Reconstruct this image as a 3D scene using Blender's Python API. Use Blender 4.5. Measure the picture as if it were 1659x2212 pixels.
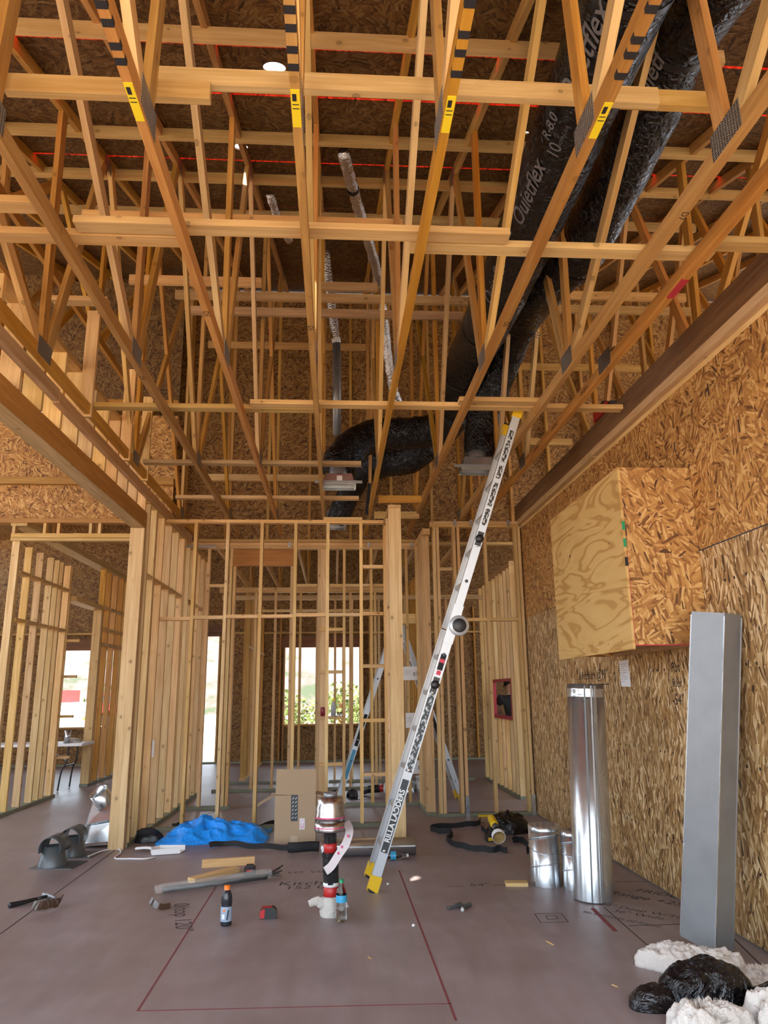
import bpy, bmesh, math, random
from mathutils import Vector, Matrix, Euler, noise
random.seed(7)
for o in list(bpy.data.objects):
    bpy.data.objects.remove(o, do_unlink=True)
S = bpy.context.scene
COL = S.collection
V = Vector

# ------------------------------------------------------------------ camera
FPX, CXP, CYP = 1595.2, 829.5, 1106.0
PITCH, YAW, ROLL, CAMH = .2392, .0672, -.0115, 1.48
_f = V((math.sin(YAW)*math.cos(PITCH), math.cos(YAW)*math.cos(PITCH), math.sin(PITCH)))
_r = V((math.cos(YAW), -math.sin(YAW), 0)); _u = _r.cross(_f)
CR = (_r*math.cos(ROLL) + _u*math.sin(ROLL)).normalized(); CU = CR.cross(_f).normalized(); CF = _f.normalized()
CAM = V((0, 0, CAMH))
cd = bpy.data.cameras.new('camera'); co = bpy.data.objects.new('camera', cd); COL.objects.link(co)
cd.sensor_fit = 'HORIZONTAL'; cd.sensor_width = 36; cd.lens = FPX/1659*36; cd.clip_start = .05; cd.clip_end = 2000
m = Matrix.Identity(4)
for i in range(3):
    m[i][0], m[i][1], m[i][2], m[i][3] = CR[i], CU[i], -CF[i], CAM[i]
co.matrix_world = m
S.camera = co

# ------------------------------------------------------------------ light
W = bpy.data.worlds.new('world'); S.world = W; W.use_nodes = True
bg = W.node_tree.nodes['Background']; bg.inputs[0].default_value = (.77, .885, 1, 1); bg.inputs[1].default_value = 4.4
sl = bpy.data.lights.new('sun', 'SUN'); sl.energy = 12; sl.angle = .009; sl.color = (1, .93, .82)
so = bpy.data.objects.new('sun', sl); COL.objects.link(so)
so.rotation_euler = V((1.04, 2.44, -5.52)).to_track_quat('-Z', 'Y').to_euler()
S.view_settings.view_transform = 'Standard'; S.view_settings.look = 'None'
S.view_settings.exposure = 0.38; S.view_settings.gamma = 1; S.view_settings.use_curve_mapping = False
S.cycles.use_light_tree = False; S.cycles.caustics_reflective = False; S.cycles.caustics_refractive = False; S.cycles.max_bounces = 7; S.cycles.diffuse_bounces = 4; S.cycles.glossy_bounces = 3; S.cycles.adaptive_threshold = .04; S.cycles.sample_clamp_indirect = 8

# ------------------------------------------------------------------ measured points to world
def ray(x, y): return CR*((x-CXP)/FPX) - CU*((y-CYP)/FPX) + CF
def pz(x, y, z=0.): d = ray(x, y); return CAM + d*((z-CAMH)/d.z)
def pX(x, y, X): d = ray(x, y); return CAM + d*(X/d.x)
def pY(x, y, Y): d = ray(x, y); return CAM + d*(Y/d.y)

# ------------------------------------------------------------------ materials
MATS = {}
def mat(name, col=(.5, .5, .5), rough=.6, metal=0., **k):
    if name in MATS: return MATS[name]
    m = bpy.data.materials.new(name); m.use_nodes = True; MATS[name] = m
    b = m.node_tree.nodes['Principled BSDF']
    b.inputs['Base Color'].default_value = (*col, 1); b.inputs['Roughness'].default_value = rough; b.inputs['Metallic'].default_value = metal
    for kk, v in k.items(): b.inputs[kk.replace('_', ' ')].default_value = v
    return m
class NT:
    def __init__(s, m): s.t = m.node_tree; s.b = s.t.nodes['Principled BSDF']
    def n(s, typ, ins=None, **a):
        x = s.t.nodes.new('ShaderNode'+typ)
        for k, v in a.items(): setattr(x, k, v)
        for k, v in (ins or {}).items():
            if hasattr(v, 'is_output') or isinstance(v, bpy.types.NodeSocket): s.t.links.new(v, x.inputs[k])
            else: x.inputs[k].default_value = v
        return x
    def l(s, a, b): s.t.links.new(a, b)
    def math(s, op, a, b=0., c=0.): return s.n('Math', {0: a, 1: b, 2: c}, operation=op).outputs[0]
    def vm(s, op, a, b): return s.n('VectorMath', {0: a, 1: b}, operation=op).outputs[0]
    def ramp(s, f, stops, interp='LINEAR'):
        r = s.n('ValToRGB', {0: f}); r.color_ramp.interpolation = interp
        e = r.color_ramp.elements
        while len(e) < len(stops): e.new(.5)
        for q, (p, c) in zip(e, stops): q.position = p; q.color = (*c, 1)
        return r.outputs[0]
    def mix(s, f, a, b, bl='MIX'):
        x = s.n('Mix', data_type='RGBA', blend_type=bl)
        for i, v in ((0, f), (6, a), (7, b)):
            if isinstance(v, bpy.types.NodeSocket): s.l(v, x.inputs[i])
            elif i == 0: x.inputs[0].default_value = v
            else: x.inputs[i].default_value = (*v, 1)
        return x.outputs[2]
    def coord(s, rnd=True):
        c = s.n('TexCoord').outputs['Object']
        if rnd:
            r = s.n('ObjectInfo').outputs['Random']; s.rnd = r
            k = s.n('CombineXYZ', {0: s.math('MULTIPLY', r, 37.), 1: s.math('MULTIPLY', r, 91.), 2: s.math('MULTIPLY', r, 53.)}).outputs[0]
            c = s.vm('ADD', c, k)
        return c
    def bump(s, h, st=.2, d=.01):
        s.l(s.n('Bump', {'Height': h, 'Strength': st, 'Distance': d}).outputs[0], s.b.inputs['Normal'])

def wood(name, pale, dark, knot=.6, var=.35, rough=.62):
    m = mat(name, pale, rough); t = NT(m); c = t.coord()
    n1 = t.n('TexNoise', {'Vector': t.vm('MULTIPLY', c, (1.1, 16, 16)), 'Scale': 1.6, 'Detail': 3, 'Distortion': .6}).outputs[0]
    n2 = t.n('TexNoise', {'Vector': t.vm('MULTIPLY', c, (2.5, 120, 120)), 'Scale': 1., 'Detail': 2}).outputs[0]
    f = t.math('ADD', t.math('MULTIPLY', n1, .75), t.math('MULTIPLY', n2, .35))
    col = t.ramp(f, [(.36, dark), (.55, tuple((a+b)/2 for a, b in zip(pale, dark))), (.7, pale)])
    v = t.n('TexVoronoi', {'Vector': t.vm('MULTIPLY', c, (5.5, 7, 7)), 'Scale': 1.}).outputs['Distance']
    col = t.mix(t.math('MULTIPLY', t.math('SMOOTHSTEP' if False else 'LESS_THAN', v, .22), knot*.45), col, dark)
    col = t.mix(t.math('MULTIPLY', t.math('LESS_THAN', v, .11), knot), col, tuple(x*.28 for x in dark))
    br = t.math('ADD', 1-var*.55, t.math('MULTIPLY', t.rnd, var))
    h = t.n('HueSaturation', {'Color': col, 'Value': br, 'Hue': t.math('ADD', .492, t.math('MULTIPLY', t.math('FRACT', t.math('MULTIPLY', t.rnd, 7.3)), .016)),
            'Saturation': t.math('ADD', .92, t.math('MULTIPLY', t.math('FRACT', t.math('MULTIPLY', t.rnd, 13.7)), .18))}).outputs[0]
    t.l(h, t.b.inputs['Base Color']); return m

def osb(name, spread, base, pal, cell=6., sx=13., sy=64., value=1., rough=.68):
    m = mat(name, pal[1], rough); t = NT(m); c = t.coord()
    cc = t.n('SeparateXYZ', {0: c}); c2 = t.n('CombineXYZ', {0: cc.outputs[0], 1: cc.outputs[1], 2: t.math('MULTIPLY', t.rnd, 1.)}).outputs[0]
    out = None; hh = None
    for i, (sc, off) in enumerate(((cell, 0.), (cell*1.5, 3.3))):
        p = t.vm('ADD', c2, (off, off*1.7, 0))
        vc = t.n('TexVoronoi', {'Vector': p, 'Scale': sc}, voronoi_dimensions='2D').outputs['Color']
        k = t.n('SeparateColor', {0: vc})
        ang = t.math('ADD', t.math('MULTIPLY', t.math('SUBTRACT', k.outputs[0], .5), spread), base)
        r = t.n('VectorRotate', {'Vector': p, 'Angle': ang}, rotation_type='Z_AXIS').outputs[0]
        vr = t.n('TexVoronoi', {'Vector': t.vm('MULTIPLY', r, (sx, sy, 1)), 'Scale': 1.}, voronoi_dimensions='2D').outputs['Color']
        kk = t.n('SeparateColor', {0: vr})
        cv = t.ramp(kk.outputs[0], [(0, pal[0]), (.10, pal[1]), (.35, pal[2]), (.68, pal[3]), (.93, pal[4])])
        fine = t.n('TexNoise', {'Vector': t.vm('MULTIPLY', r, (12, 420, 1)), 'Scale': 1., 'Detail': 1}).outputs[0]
        cv = t.mix(t.math('MULTIPLY', fine, .35), cv, pal[1], 'MULTIPLY')
        if out is None: out = cv; hh = kk.outputs[0]
        else:
            s = t.math('GREATER_THAN', kk.outputs[1], .5 if i == 1 else .62); out = t.mix(s, out, cv)
    mo = t.n('TexNoise', {'Vector': c2, 'Scale': 1.7, 'Detail': 1}).outputs[0]
    h = t.n('HueSaturation', {'Color': out, 'Value': t.math('MULTIPLY', t.math('ADD', .75, t.math('MULTIPLY', mo, .5)), value)}).outputs[0]
    t.l(h, t.b.inputs['Base Color']); return m

PINE = wood('pine_stud', (.78, .545, .265), (.58, .35, .13))
FIR = wood('fir_truss', (.60, .335, .085), (.40, .19, .036), knot=.4)
FIRD = wood('fir_chord', (.54, .285, .065), (.37, .165, .03), knot=.3)
PALE = wood('pale_brace', (.71, .485, .215), (.54, .32, .11), knot=.5)
GREYW = wood('weathered_board', (.58, .39, .20), (.40, .24, .10), knot=.4)
BEAMW = wood('glulam_beam', (.47, .235, .075), (.34, .155, .04), knot=.2)
LVL = wood('laminated_rim', (.25, .105, .034), (.14, .055, .018), knot=.2)
TREAT = wood('treated_sill', (.27, .27, .19), (.17, .185, .13), knot=.3)
RED = mat('red_paint', (.45, .03, .05), .6)
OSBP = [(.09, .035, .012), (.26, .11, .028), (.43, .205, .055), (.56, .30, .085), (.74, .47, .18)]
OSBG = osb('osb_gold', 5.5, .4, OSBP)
OSBV = osb('osb_vertical', 1.1, 0., [(.06, .03, .012), (.23, .118, .038), (.40, .225, .08), (.56, .355, .145), (.88, .68, .40)], cell=6, sx=10)
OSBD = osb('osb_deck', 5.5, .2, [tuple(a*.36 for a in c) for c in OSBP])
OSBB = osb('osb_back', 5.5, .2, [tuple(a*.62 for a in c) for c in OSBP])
def plywood():
    m = mat('plywood', (.6, .4, .15), .6); t = NT(m); c = t.coord()
    n1 = t.n('TexNoise', {'Vector': t.vm('MULTIPLY', c, (.75, 3.6, 1)), 'Scale': 1.3, 'Detail': 2., 'Distortion': .7}).outputs[0]
    f = t.math('PINGPONG', t.math('MULTIPLY', n1, 13.), 1.)
    col = t.ramp(f, [(0, (.44, .245, .07)), (.22, (.50, .29, .085)), (.36, (.62, .40, .14)), (1, (.66, .44, .165))])
    n2 = t.n('TexNoise', {'Vector': t.vm('MULTIPLY', c, (3, 90, 3)), 'Scale': 1.}).outputs[0]
    col = t.mix(t.math('MULTIPLY', n2, .25), col, (.4, .22, .06), 'MIX')
    v = t.n('TexVoronoi', {'Vector': t.vm('MULTIPLY', c, (2.2, 4, 1)), 'Scale': 1.}).outputs['Distance']
    col = t.mix(t.math('LESS_THAN', v, .045), col, (.06, .035, .02))
    t.l(col, t.b.inputs['Base Color']); return m
PLY = plywood()
def concrete():
    m = mat('concrete_slab', (.2, .17, .17), .42); t = NT(m); c = t.coord(False)
    a = t.n('TexNoise', {'Vector': c, 'Scale': .9, 'Detail': 6, 'Roughness': .6, 'Distortion': .5}).outputs[0]
    b = t.n('TexNoise', {'Vector': c, 'Scale': 4.5, 'Detail': 5}).outputs[0]
    d = t.n('TexNoise', {'Vector': t.vm('MULTIPLY', c, (1, 5, 1)), 'Scale': 2.2, 'Detail': 4}).outputs[0]
    f = t.math('ADD', t.math('MULTIPLY', a, .5), t.math('ADD', t.math('MULTIPLY', b, .25), t.math('MULTIPLY', d, .25)))
    col = t.ramp(f, [(.34, (.195, .155, .155)), (.5, (.27, .222, .225)), (.62, (.335, .287, .295)), (.72, (.41, .375, .39))])
    r = t.n('TexNoise', {'Vector': c, 'Scale': .45, 'Detail': 3}).outputs[0]
    col = t.mix(t.math('MULTIPLY', t.math('SUBTRACT', r, .4), .6), col, (.26, .165, .155))
    t.l(col, t.b.inputs['Base Color'])
    t.l(t.math('ADD', .22, t.math('MULTIPLY', f, .40)), t.b.inputs['Roughness']); t.bump(b, .06, .01); return m
CONC = concrete()
def galv(name, c, rough, sc=8.):
    m = mat(name, c, rough, 1.); t = NT(m); k = t.coord()
    n = t.n('TexNoise', {'Vector': k, 'Scale': sc, 'Detail': 3}).outputs[0]
    t.l(t.math('ADD', rough-.06, t.math('MULTIPLY', n, .14)), t.b.inputs['Roughness'])
    t.l(t.ramp(n, [(.3, tuple(x*.88 for x in c)), (.7, c)]), t.b.inputs['Base Color']); t.bump(n, .05, .01); return m
GALV = galv('galvanized_steel', (.60, .63, .66), .24); GALV.node_tree.nodes['Principled BSDF'].inputs['Metallic'].default_value = .88
GALVD = galv('galvanized_matte', (.30, .315, .33), .40); GALVD.node_tree.nodes['Principled BSDF'].inputs['Metallic'].default_value = .55
TOOTH = mat('gusset_steel', (.26, .245, .22), .45, .9); _t = NT(TOOTH)
_v = _t.n('TexVoronoi', {'Vector': _t.vm('MULTIPLY', _t.coord(False), (52, 90, 52)), 'Scale': 1., 'Randomness': .1}).outputs['Distance']
_t.l(_t.ramp(_v, [(.22, (.62, .60, .56)), (.32, (.17, .155, .14)), (.6, (.20, .185, .165))]), _t.b.inputs['Base Color']); _t.bump(_v, .6, .01)
ALU = mat('ladder_aluminium', (.52, .56, .60), .42, .5)
ALUD = mat('ladder_rung_aluminium', (.55, .55, .54), .38, .9)
FOIL = mat('foil_flex', (.75, .76, .78), .2, 1.); _t = NT(FOIL); _t.bump(_t.n('TexNoise', {'Vector': _t.coord(), 'Scale': 60., 'Detail': 3}).outputs[0], .7, .02)
def film(name, col, rough, sc=22., st=.55):
    m = mat(name, col, rough); t = NT(m); c = t.coord()
    n = t.n('TexNoise', {'Vector': c, 'Scale': sc, 'Detail': 4, 'Distortion': 2.2}).outputs[0]
    t.bump(n, st, .03); return m
BLACKF = film('black_duct_film', (.005, .005, .006), .20, 13, 1.)
BLACKB = film('black_bag_film', (.006, .005, .007), .12, 11, .9)
BLUEF = film('blue_sheet_film', (.01, .30, .95), .35, 9, .5)
INSUL = film('white_fibreglass', (.82, .76, .71), .95, 70, .6)
BLACK = mat('black_plastic', (.014, .014, .016), .4)
WEB = mat('black_webbing', (.012, .012, .014), .8)
DGREY = mat('dark_grey_metal', (.10, .11, .115), .42, .3)
YEL = mat('yellow_plastic', (.78, .50, .015), .4)
YTAG = mat('yellow_tag', (.85, .66, .02), .5)
WHITE = mat('white_plastic', (.80, .79, .80), .45)
PAPER = mat('white_paper', (.78, .78, .80), .8)
INK = mat('black_ink', (.015, .013, .015), .8)
INKS = mat('faded_ink', (.07, .055, .06), .8)
GREYINK = mat('grey_print', (.34, .34, .37), .8)
CHALK = mat('red_chalk', (.20, .045, .05), .9)
CRACK = mat('dark_joint', (.05, .04, .04), .9)
REDP = mat('red_plastic', (.45, .02, .02), .4)
ORANGE = mat('orange_plastic', (.85, .2, .02), .4)
CARD = mat('cardboard', (.42, .30, .19), .8)
CARDD = mat('cardboard_tape', (.50, .39, .27), .5)
BLUEL = mat('blue_label', (.05, .36, .62), .4)
GREENL = mat('green_label', (.02, .28, .12), .4)
SKIN = mat('skin', (.42, .24, .16), .6)
SHIRT = mat('black_cotton', (.013, .013, .015), .85)
SHORTS = mat('brown_cloth', (.12, .085, .06), .9)
BROWNP = mat('brown_scrap', (.05, .028, .018), .25)
def glass(name, col, rough=.05):
    m = mat(name, col, rough); m.node_tree.nodes['Principled BSDF'].inputs['Transmission Weight'].default_value = 1.
    m.node_tree.nodes['Principled BSDF'].inputs['IOR'].default_value = 1.33; return m
CLEAR = glass('clear_plastic', (.93, .96, .98))
WRAP = mat('clear_wrap', (.70, .69, .67), .2, Alpha=.2)
SPORT = mat('dark_drink', (.02, .022, .03), .12)
def underlay():
    m = bpy.data.materials.new('red_underlayment'); m.use_nodes = True; nt = m.node_tree
    nt.nodes.remove(nt.nodes['Principled BSDF']); tr = nt.nodes.new('ShaderNodeBsdfTranslucent'); tr.inputs[0].default_value = (.9, .07, .03, 1)
    nt.links.new(tr.outputs[0], nt.nodes['Material Output'].inputs[0]); return m
UNDER = underlay()
def desert(name, c1, c2, c3, sc):
    m = mat(name, c1, .95); t = NT(m); c = t.coord(False)
    n = t.n('TexNoise', {'Vector': c, 'Scale': sc, 'Detail': 7, 'Roughness': .65}).outputs[0]
    t.l(t.ramp(n, [(.38, c3), (.47, c1), (.62, c2)]), t.b.inputs['Base Color']); return m
GROUND = desert('desert_ground', (.60, .44, .31), (.66, .50, .37), (.48, .36, .25), .5)
HILL = desert('desert_hill', (.12, .085, .075), (.15, .115, .10), (.05, .062, .03), .35)
LEAF = desert('desert_bush', (.10, .14, .03), (.17, .2, .06), (.05, .075, .015), 6)

# ------------------------------------------------------------------ object helpers
WM = {}
def put(o, parent=None, label=None, cat=None, group=None, kind=None, world=None):
    if world is None: world = Matrix.Identity(4)
    COL.objects.link(o); WM[o.name] = world
    if parent is not None:
        o.parent = parent; o.matrix_parent_inverse = Matrix.Identity(4)
        o.matrix_basis = WM[parent.name].inverted() @ world
    else: o.matrix_basis = world
    if label: o['label'] = label
    if cat: o['category'] = cat
    if group: o['group'] = group
    if kind: o['kind'] = kind
    return o
def empty(name, loc, label=None, cat=None, group=None, kind=None):
    o = bpy.data.objects.new(name, None); o.empty_display_size = .1
    return put(o, None, label, cat, group, kind, Matrix.Translation(V(loc)))
def mesh(name, verts, faces, mt, parent=None, smooth=False, **k):
    """world-space vertices; the origin goes to the middle of the base"""
    vs = [V(v) for v in verts]
    lo = V((min(v.x for v in vs), min(v.y for v in vs), min(v.z for v in vs))); hi = V((max(v.x for v in vs), max(v.y for v in vs), max(v.z for v in vs)))
    c = V(((lo.x+hi.x)/2, (lo.y+hi.y)/2, lo.z))
    me = bpy.data.meshes.new(name); me.from_pydata([tuple(v-c) for v in vs], [], faces); me.update()
    if smooth:
        for p in me.polygons: p.use_smooth = True
    mts = mt if isinstance(mt, (list, tuple)) else [mt]
    for q in mts: me.materials.append(q)
    o = bpy.data.objects.new(name, me)
    return put(o, parent, world=Matrix.Translation(c), **k)
BC = {}
def beam(name, parent, mt, p0, p1, w, t, up=(0, 0, 1), **k):
    """square-edged board from p0 to p1: local X = length, w along local Y, t along local Z (towards up)"""
    p0, p1, up = V(p0), V(p1), V(up); L = (p1-p0).length; x = (p1-p0).normalized(); y = up.cross(x)
    if y.length < 1e-5: y = V((0, 1, 0)).cross(x)
    y.normalize(); z = x.cross(y)
    key = (round(L, 3), round(w, 4), round(t, 4), mt.name)
    if key not in BC:
        a, b, c = key[0]/2, key[1]/2, key[2]/2
        me = bpy.data.meshes.new(name)
        me.from_pydata([(sx*a, sy*b, sz*c) for sx in (-1, 1) for sy in (-1, 1) for sz in (-1, 1)], [],
                       [(0, 1, 3, 2), (4, 6, 7, 5), (0, 4, 5, 1), (2, 3, 7, 6), (0, 2, 6, 4), (1, 5, 7, 3)])
        me.materials.append(mt); BC[key] = me
    o = bpy.data.objects.new(name, BC[key]); M = Matrix.Identity(4); mid = (p0+p1)/2
    for i in range(3): M[i][0], M[i][1], M[i][2], M[i][3] = x[i], y[i], z[i], mid[i]
    return put(o, parent, world=M, **k)
def box(name, parent, mt, x0, x1, y0, y1, z0, z1, **k):
    d = [abs(x1-x0), abs(y1-y0), abs(z1-z0)]; c = [(x0+x1)/2, (y0+y1)/2, (z0+z1)/2]
    o = sorted(range(3), key=lambda i: -d[i]); a, b, s = o
    p0, p1 = V(c), V(c); p0[a] -= d[a]/2; p1[a] += d[a]/2
    up = V((0, 0, 0)); up[s] = 1
    return beam(name, parent, mt, p0, p1, d[b], d[s], up, **k)
def frames(path):
    """parallel-transport frames along a polyline"""
    P = [V(p) for p in path]; T = []
    for i in range(len(P)):
        t = (P[min(i+1, len(P)-1)]-P[max(i-1, 0)]); T.append(t.normalized())
    up = V((0, 0, 1)) if abs(T[0].z) < .9 else V((0, 1, 0))
    n = (up - T[0]*up.dot(T[0])).normalized(); F = []
    for i in range(len(P)):
        n = (n - T[i]*n.dot(T[i])).normalized(); F.append((P[i], T[i], n, T[i].cross(n)))
    return F
def smooth_path(pts, n=8):
    P = [V(p) for p in pts]; out = []
    for i in range(len(P)-1):
        a, b, c, d = P[max(i-1, 0)], P[i], P[i+1], P[min(i+2, len(P)-1)]
        for k in range(n):
            t = k/n
            out.append(.5*((2*b) + (c-a)*t + (2*a-5*b+4*c-d)*t*t + (3*b-a-3*c+d)*t**3))
    out.append(P[-1]); return out
def tube(name, path, rad, mt, parent=None, seg=16, cap=True, jig=0., smooth=True, sq=None, **k):
    F = frames(path); vs, fs = [], []
    for i, (p, t, n, b) in enumerate(F):
        r = rad(i/(len(F)-1)) if callable(rad) else rad
        for j in range(seg):
            a = 2*math.pi*j/seg; q = 1.
            if jig: q = 1 + jig*noise.noise(V((p.x*5+math.cos(a)*1.3, p.y*5+math.sin(a)*1.3, p.z*5+i*.7)))
            ca, sa = math.cos(a), math.sin(a)
            if sq: ca, sa = ca*sq[0], sa*sq[1]
            vs.append(p + (n*ca + b*sa)*(r*q))
    for i in range(len(F)-1):
        for j in range(seg):
            fs.append((i*seg+j, i*seg+(j+1) % seg, (i+1)*seg+(j+1) % seg, (i+1)*seg+j))
    if cap: fs.append(tuple(range(seg-1, -1, -1))); fs.append(tuple((len(F)-1)*seg+j for j in range(seg)))
    return mesh(name, vs, fs, mt, parent, smooth, **k)
def lathe(name, prof, base, mt, parent=None, seg=24, axis=(0, 0, 1), mats=None, **k):
    """prof: (radius, height) list from the base upwards"""
    ax = V(axis).normalized(); b = V(base)
    n = (V((1, 0, 0)) if abs(ax.x) < .9 else V((0, 1, 0))); n = (n-ax*n.dot(ax)).normalized(); c = ax.cross(n)
    vs, fs = [], []
    for r, h in prof:
        for j in range(seg):
            a = 2*math.pi*j/seg; vs.append(b + ax*h + (n*math.cos(a)+c*math.sin(a))*max(r, .0004))
    for i in range(len(prof)-1):
        for j in range(seg): fs.append((i*seg+j, i*seg+(j+1) % seg, (i+1)*seg+(j+1) % seg, (i+1)*seg+j))
    return mesh(name, vs, fs, mt, parent, True, **k)
def ring_tube(name, base, top, r, mt, parent=None, seg=32, th=.003, **k):
    """an open thin-walled pipe"""
    L = (V(top)-V(base)).length
    return lathe(name, [(r, 0), (r, L), (r-th, L), (r-th, 0), (r, 0)], base, mt, parent, seg, V(top)-V(base), **k)
def prism(name, poly, y_vec, mt, parent=None, **k):
    n = len(poly); P = [V(p) for p in poly]; y = V(y_vec)
    return mesh(name, P+[p+y for p in P], [tuple(range(n-1, -1, -1)), tuple(range(n, 2*n))]+[(i, (i+1) % n, n+(i+1) % n, n+i) for i in range(n)], mt, parent, **k)
def ribbon(name, path, width, wdir, mt, parent=None, th=.004, **k):
    """strap: cross-section width along wdir (vector or list), thin across"""
    P = [V(p) for p in path]; vs, fs = [], []
    for i, p in enumerate(P):
        t = (P[min(i+1, len(P)-1)]-P[max(i-1, 0)]).normalized()
        w = V(wdir[i] if isinstance(wdir, list) else wdir); w = (w - t*w.dot(t)).normalized(); s = t.cross(w)
        for a, b in ((-1, -1), (1, -1), (1, 1), (-1, 1)): vs.append(p + w*(a*width/2) + s*(b*th/2))
    for i in range(len(P)-1):
        for j in range(4): fs.append((i*4+j, i*4+(j+1) % 4, (i+1)*4+(j+1) % 4, (i+1)*4+j))
    fs += [(3, 2, 1, 0), tuple((len(P)-1)*4+j for j in range(4))]
    return mesh(name, vs, fs, mt, parent, **k)
def text_verts(s, size, shear=0., bold=0.):
    cu = bpy.data.curves.new('t', 'FONT'); cu.body = s; cu.size = size; cu.align_x = 'CENTER'; cu.align_y = 'CENTER'; cu.shear = shear; cu.offset = bold; cu.resolution_u = 3
    o = bpy.data.objects.new('t', cu); COL.objects.link(o)
    dg = bpy.context.evaluated_depsgraph_get(); dg.update()
    me = bpy.data.meshes.new_from_object(o.evaluated_get(dg))
    v = [tuple(q.co) for q in me.vertices]; f = [tuple(p.vertices) for p in me.polygons]
    bpy.data.objects.remove(o); bpy.data.curves.remove(cu); bpy.data.meshes.remove(me); return v, f
def text(name, s, size, origin, xdir, ydir, mt, parent, off=.0015, shear=0., bold=0.):
    v, f = text_verts(s, size, shear, bold)
    if not v: return
    x, y = V(xdir).normalized(), V(ydir).normalized(); n = x.cross(y); o = V(origin)+n*off
    return mesh(name, [o+x*a+y*b for a, b, c in v], f, mt, parent)
def text_on_tube(name, s, size, path, s0, ang, rad, mt, parent, along=1, shear=0., bold=0.):
    """lettering wrapped on a straight duct; the text reads along the duct"""
    v, f = text_verts(s, size, shear, bold); a, b = V(path[0]), V(path[-1]); t = (b-a).normalized()*along
    n = (V((0, 0, -1)) - t*V((0, 0, -1)).dot(t)).normalized(); q = t.cross(n); o = a+(b-a)*s0; vs = []
    for x, y, z in v:
        th = ang - y/rad; vs.append(o + t*x + (n*math.cos(th)+q*math.sin(th))*(rad+.004))
    return mesh(name, vs, f, mt, parent)
def blob(name, base, sx, sy, h, mt, parent=None, nu=40, nv=40, amp=.35, freq=3., seed=0., edge=.25, p=2.2, **k):
    """crumpled heap lying on the floor: rounded top skin with folds, flat underside"""
    vs, fs = [], []; c = V(base)
    for i in range(nu+1):
        ph = (i/nu)*math.pi/2; rr, zz = math.sin(ph)**(2/p), max(0., math.cos(ph))**(2/p)
        for j in range(nv):
            a = 2*math.pi*j/nv
            e = 1 + edge*noise.noise(V((math.cos(a)*1.5+seed, math.sin(a)*1.5, seed*2)))
            x, y = math.cos(a)*rr*e*sx/2, math.sin(a)*rr*e*sy/2
            q = 1-2*abs(noise.noise(V((x*freq+seed, y*freq, zz*h*freq+seed)))); q2 = noise.noise(V((x*freq*4, y*freq*4, zz*3+seed*3))); q3 = noise.noise(V((x*freq*11, y*freq*11, zz*7+seed)))
            f = 1+amp*(.55*q+.3*q2+.16*q3)*(.25+.75*zz) - amp*.3
            vs.append(c+V((x*(1+.12*amp*q2), y*(1+.12*amp*q2), max(0., h*zz*f) if i < nu else 0.)))
    for i in range(nu):
        for j in range(nv): fs.append((i*nv+j, (i+1)*nv+j, (i+1)*nv+(j+1) % nv, i*nv+(j+1) % nv))
    fs.append(tuple(nu*nv+j for j in range(nv-1, -1, -1)))
    return mesh(name, vs, fs, mt, parent, True, **k)

# ================================================================== SETTING
ST = dict(kind='structure')
T2 = .038; W4 = .089; W6 = .140
def deck_z(y): return 4.15 + y/3.
SLOPE = V((0, 1, 1/3.)).normalized(); SN = V((0, -1/3., 1)).normalized()
box('floor', None, CONC, -9, 9, -.7, 19, -.12, 0, **ST)
FLOOR = bpy.data.objects['floor']
# outdoors
def outdoors():
    n = 48; vs, fs = [], []
    for i in range(n+1):
        for j in range(n+1):
            x = -320+640*i/n; y = -320+640*j/n; vs.append((x, y, -.14))
    for i in range(n):
        for j in range(n): a = i*(n+1)+j; fs.append((a, a+n+1, a+n+2, a+1))
    mesh('ground', vs, fs, GROUND, **ST)
    vs, fs = [], []; nx, ny = 70, 16
    for i in range(nx+1):
        for j in range(ny+1):
            x = -130+260*i/nx; t = j/ny; y = 62+70*t
            h = 26*(t**.8)*(1+.35*noise.noise(V((x*.018, t*1.2, 3.)))) + 3*noise.noise(V((x*.08, y*.08, 0)))*t
            vs.append((x, y, h-.4))
    for i in range(nx):
        for j in range(ny): a = i*(ny+1)+j; fs.append((a, a+ny+1, a+ny+2, a+1))
    mesh('hills', vs, fs, HILL, smooth=True, **ST)
outdoors()
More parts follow.
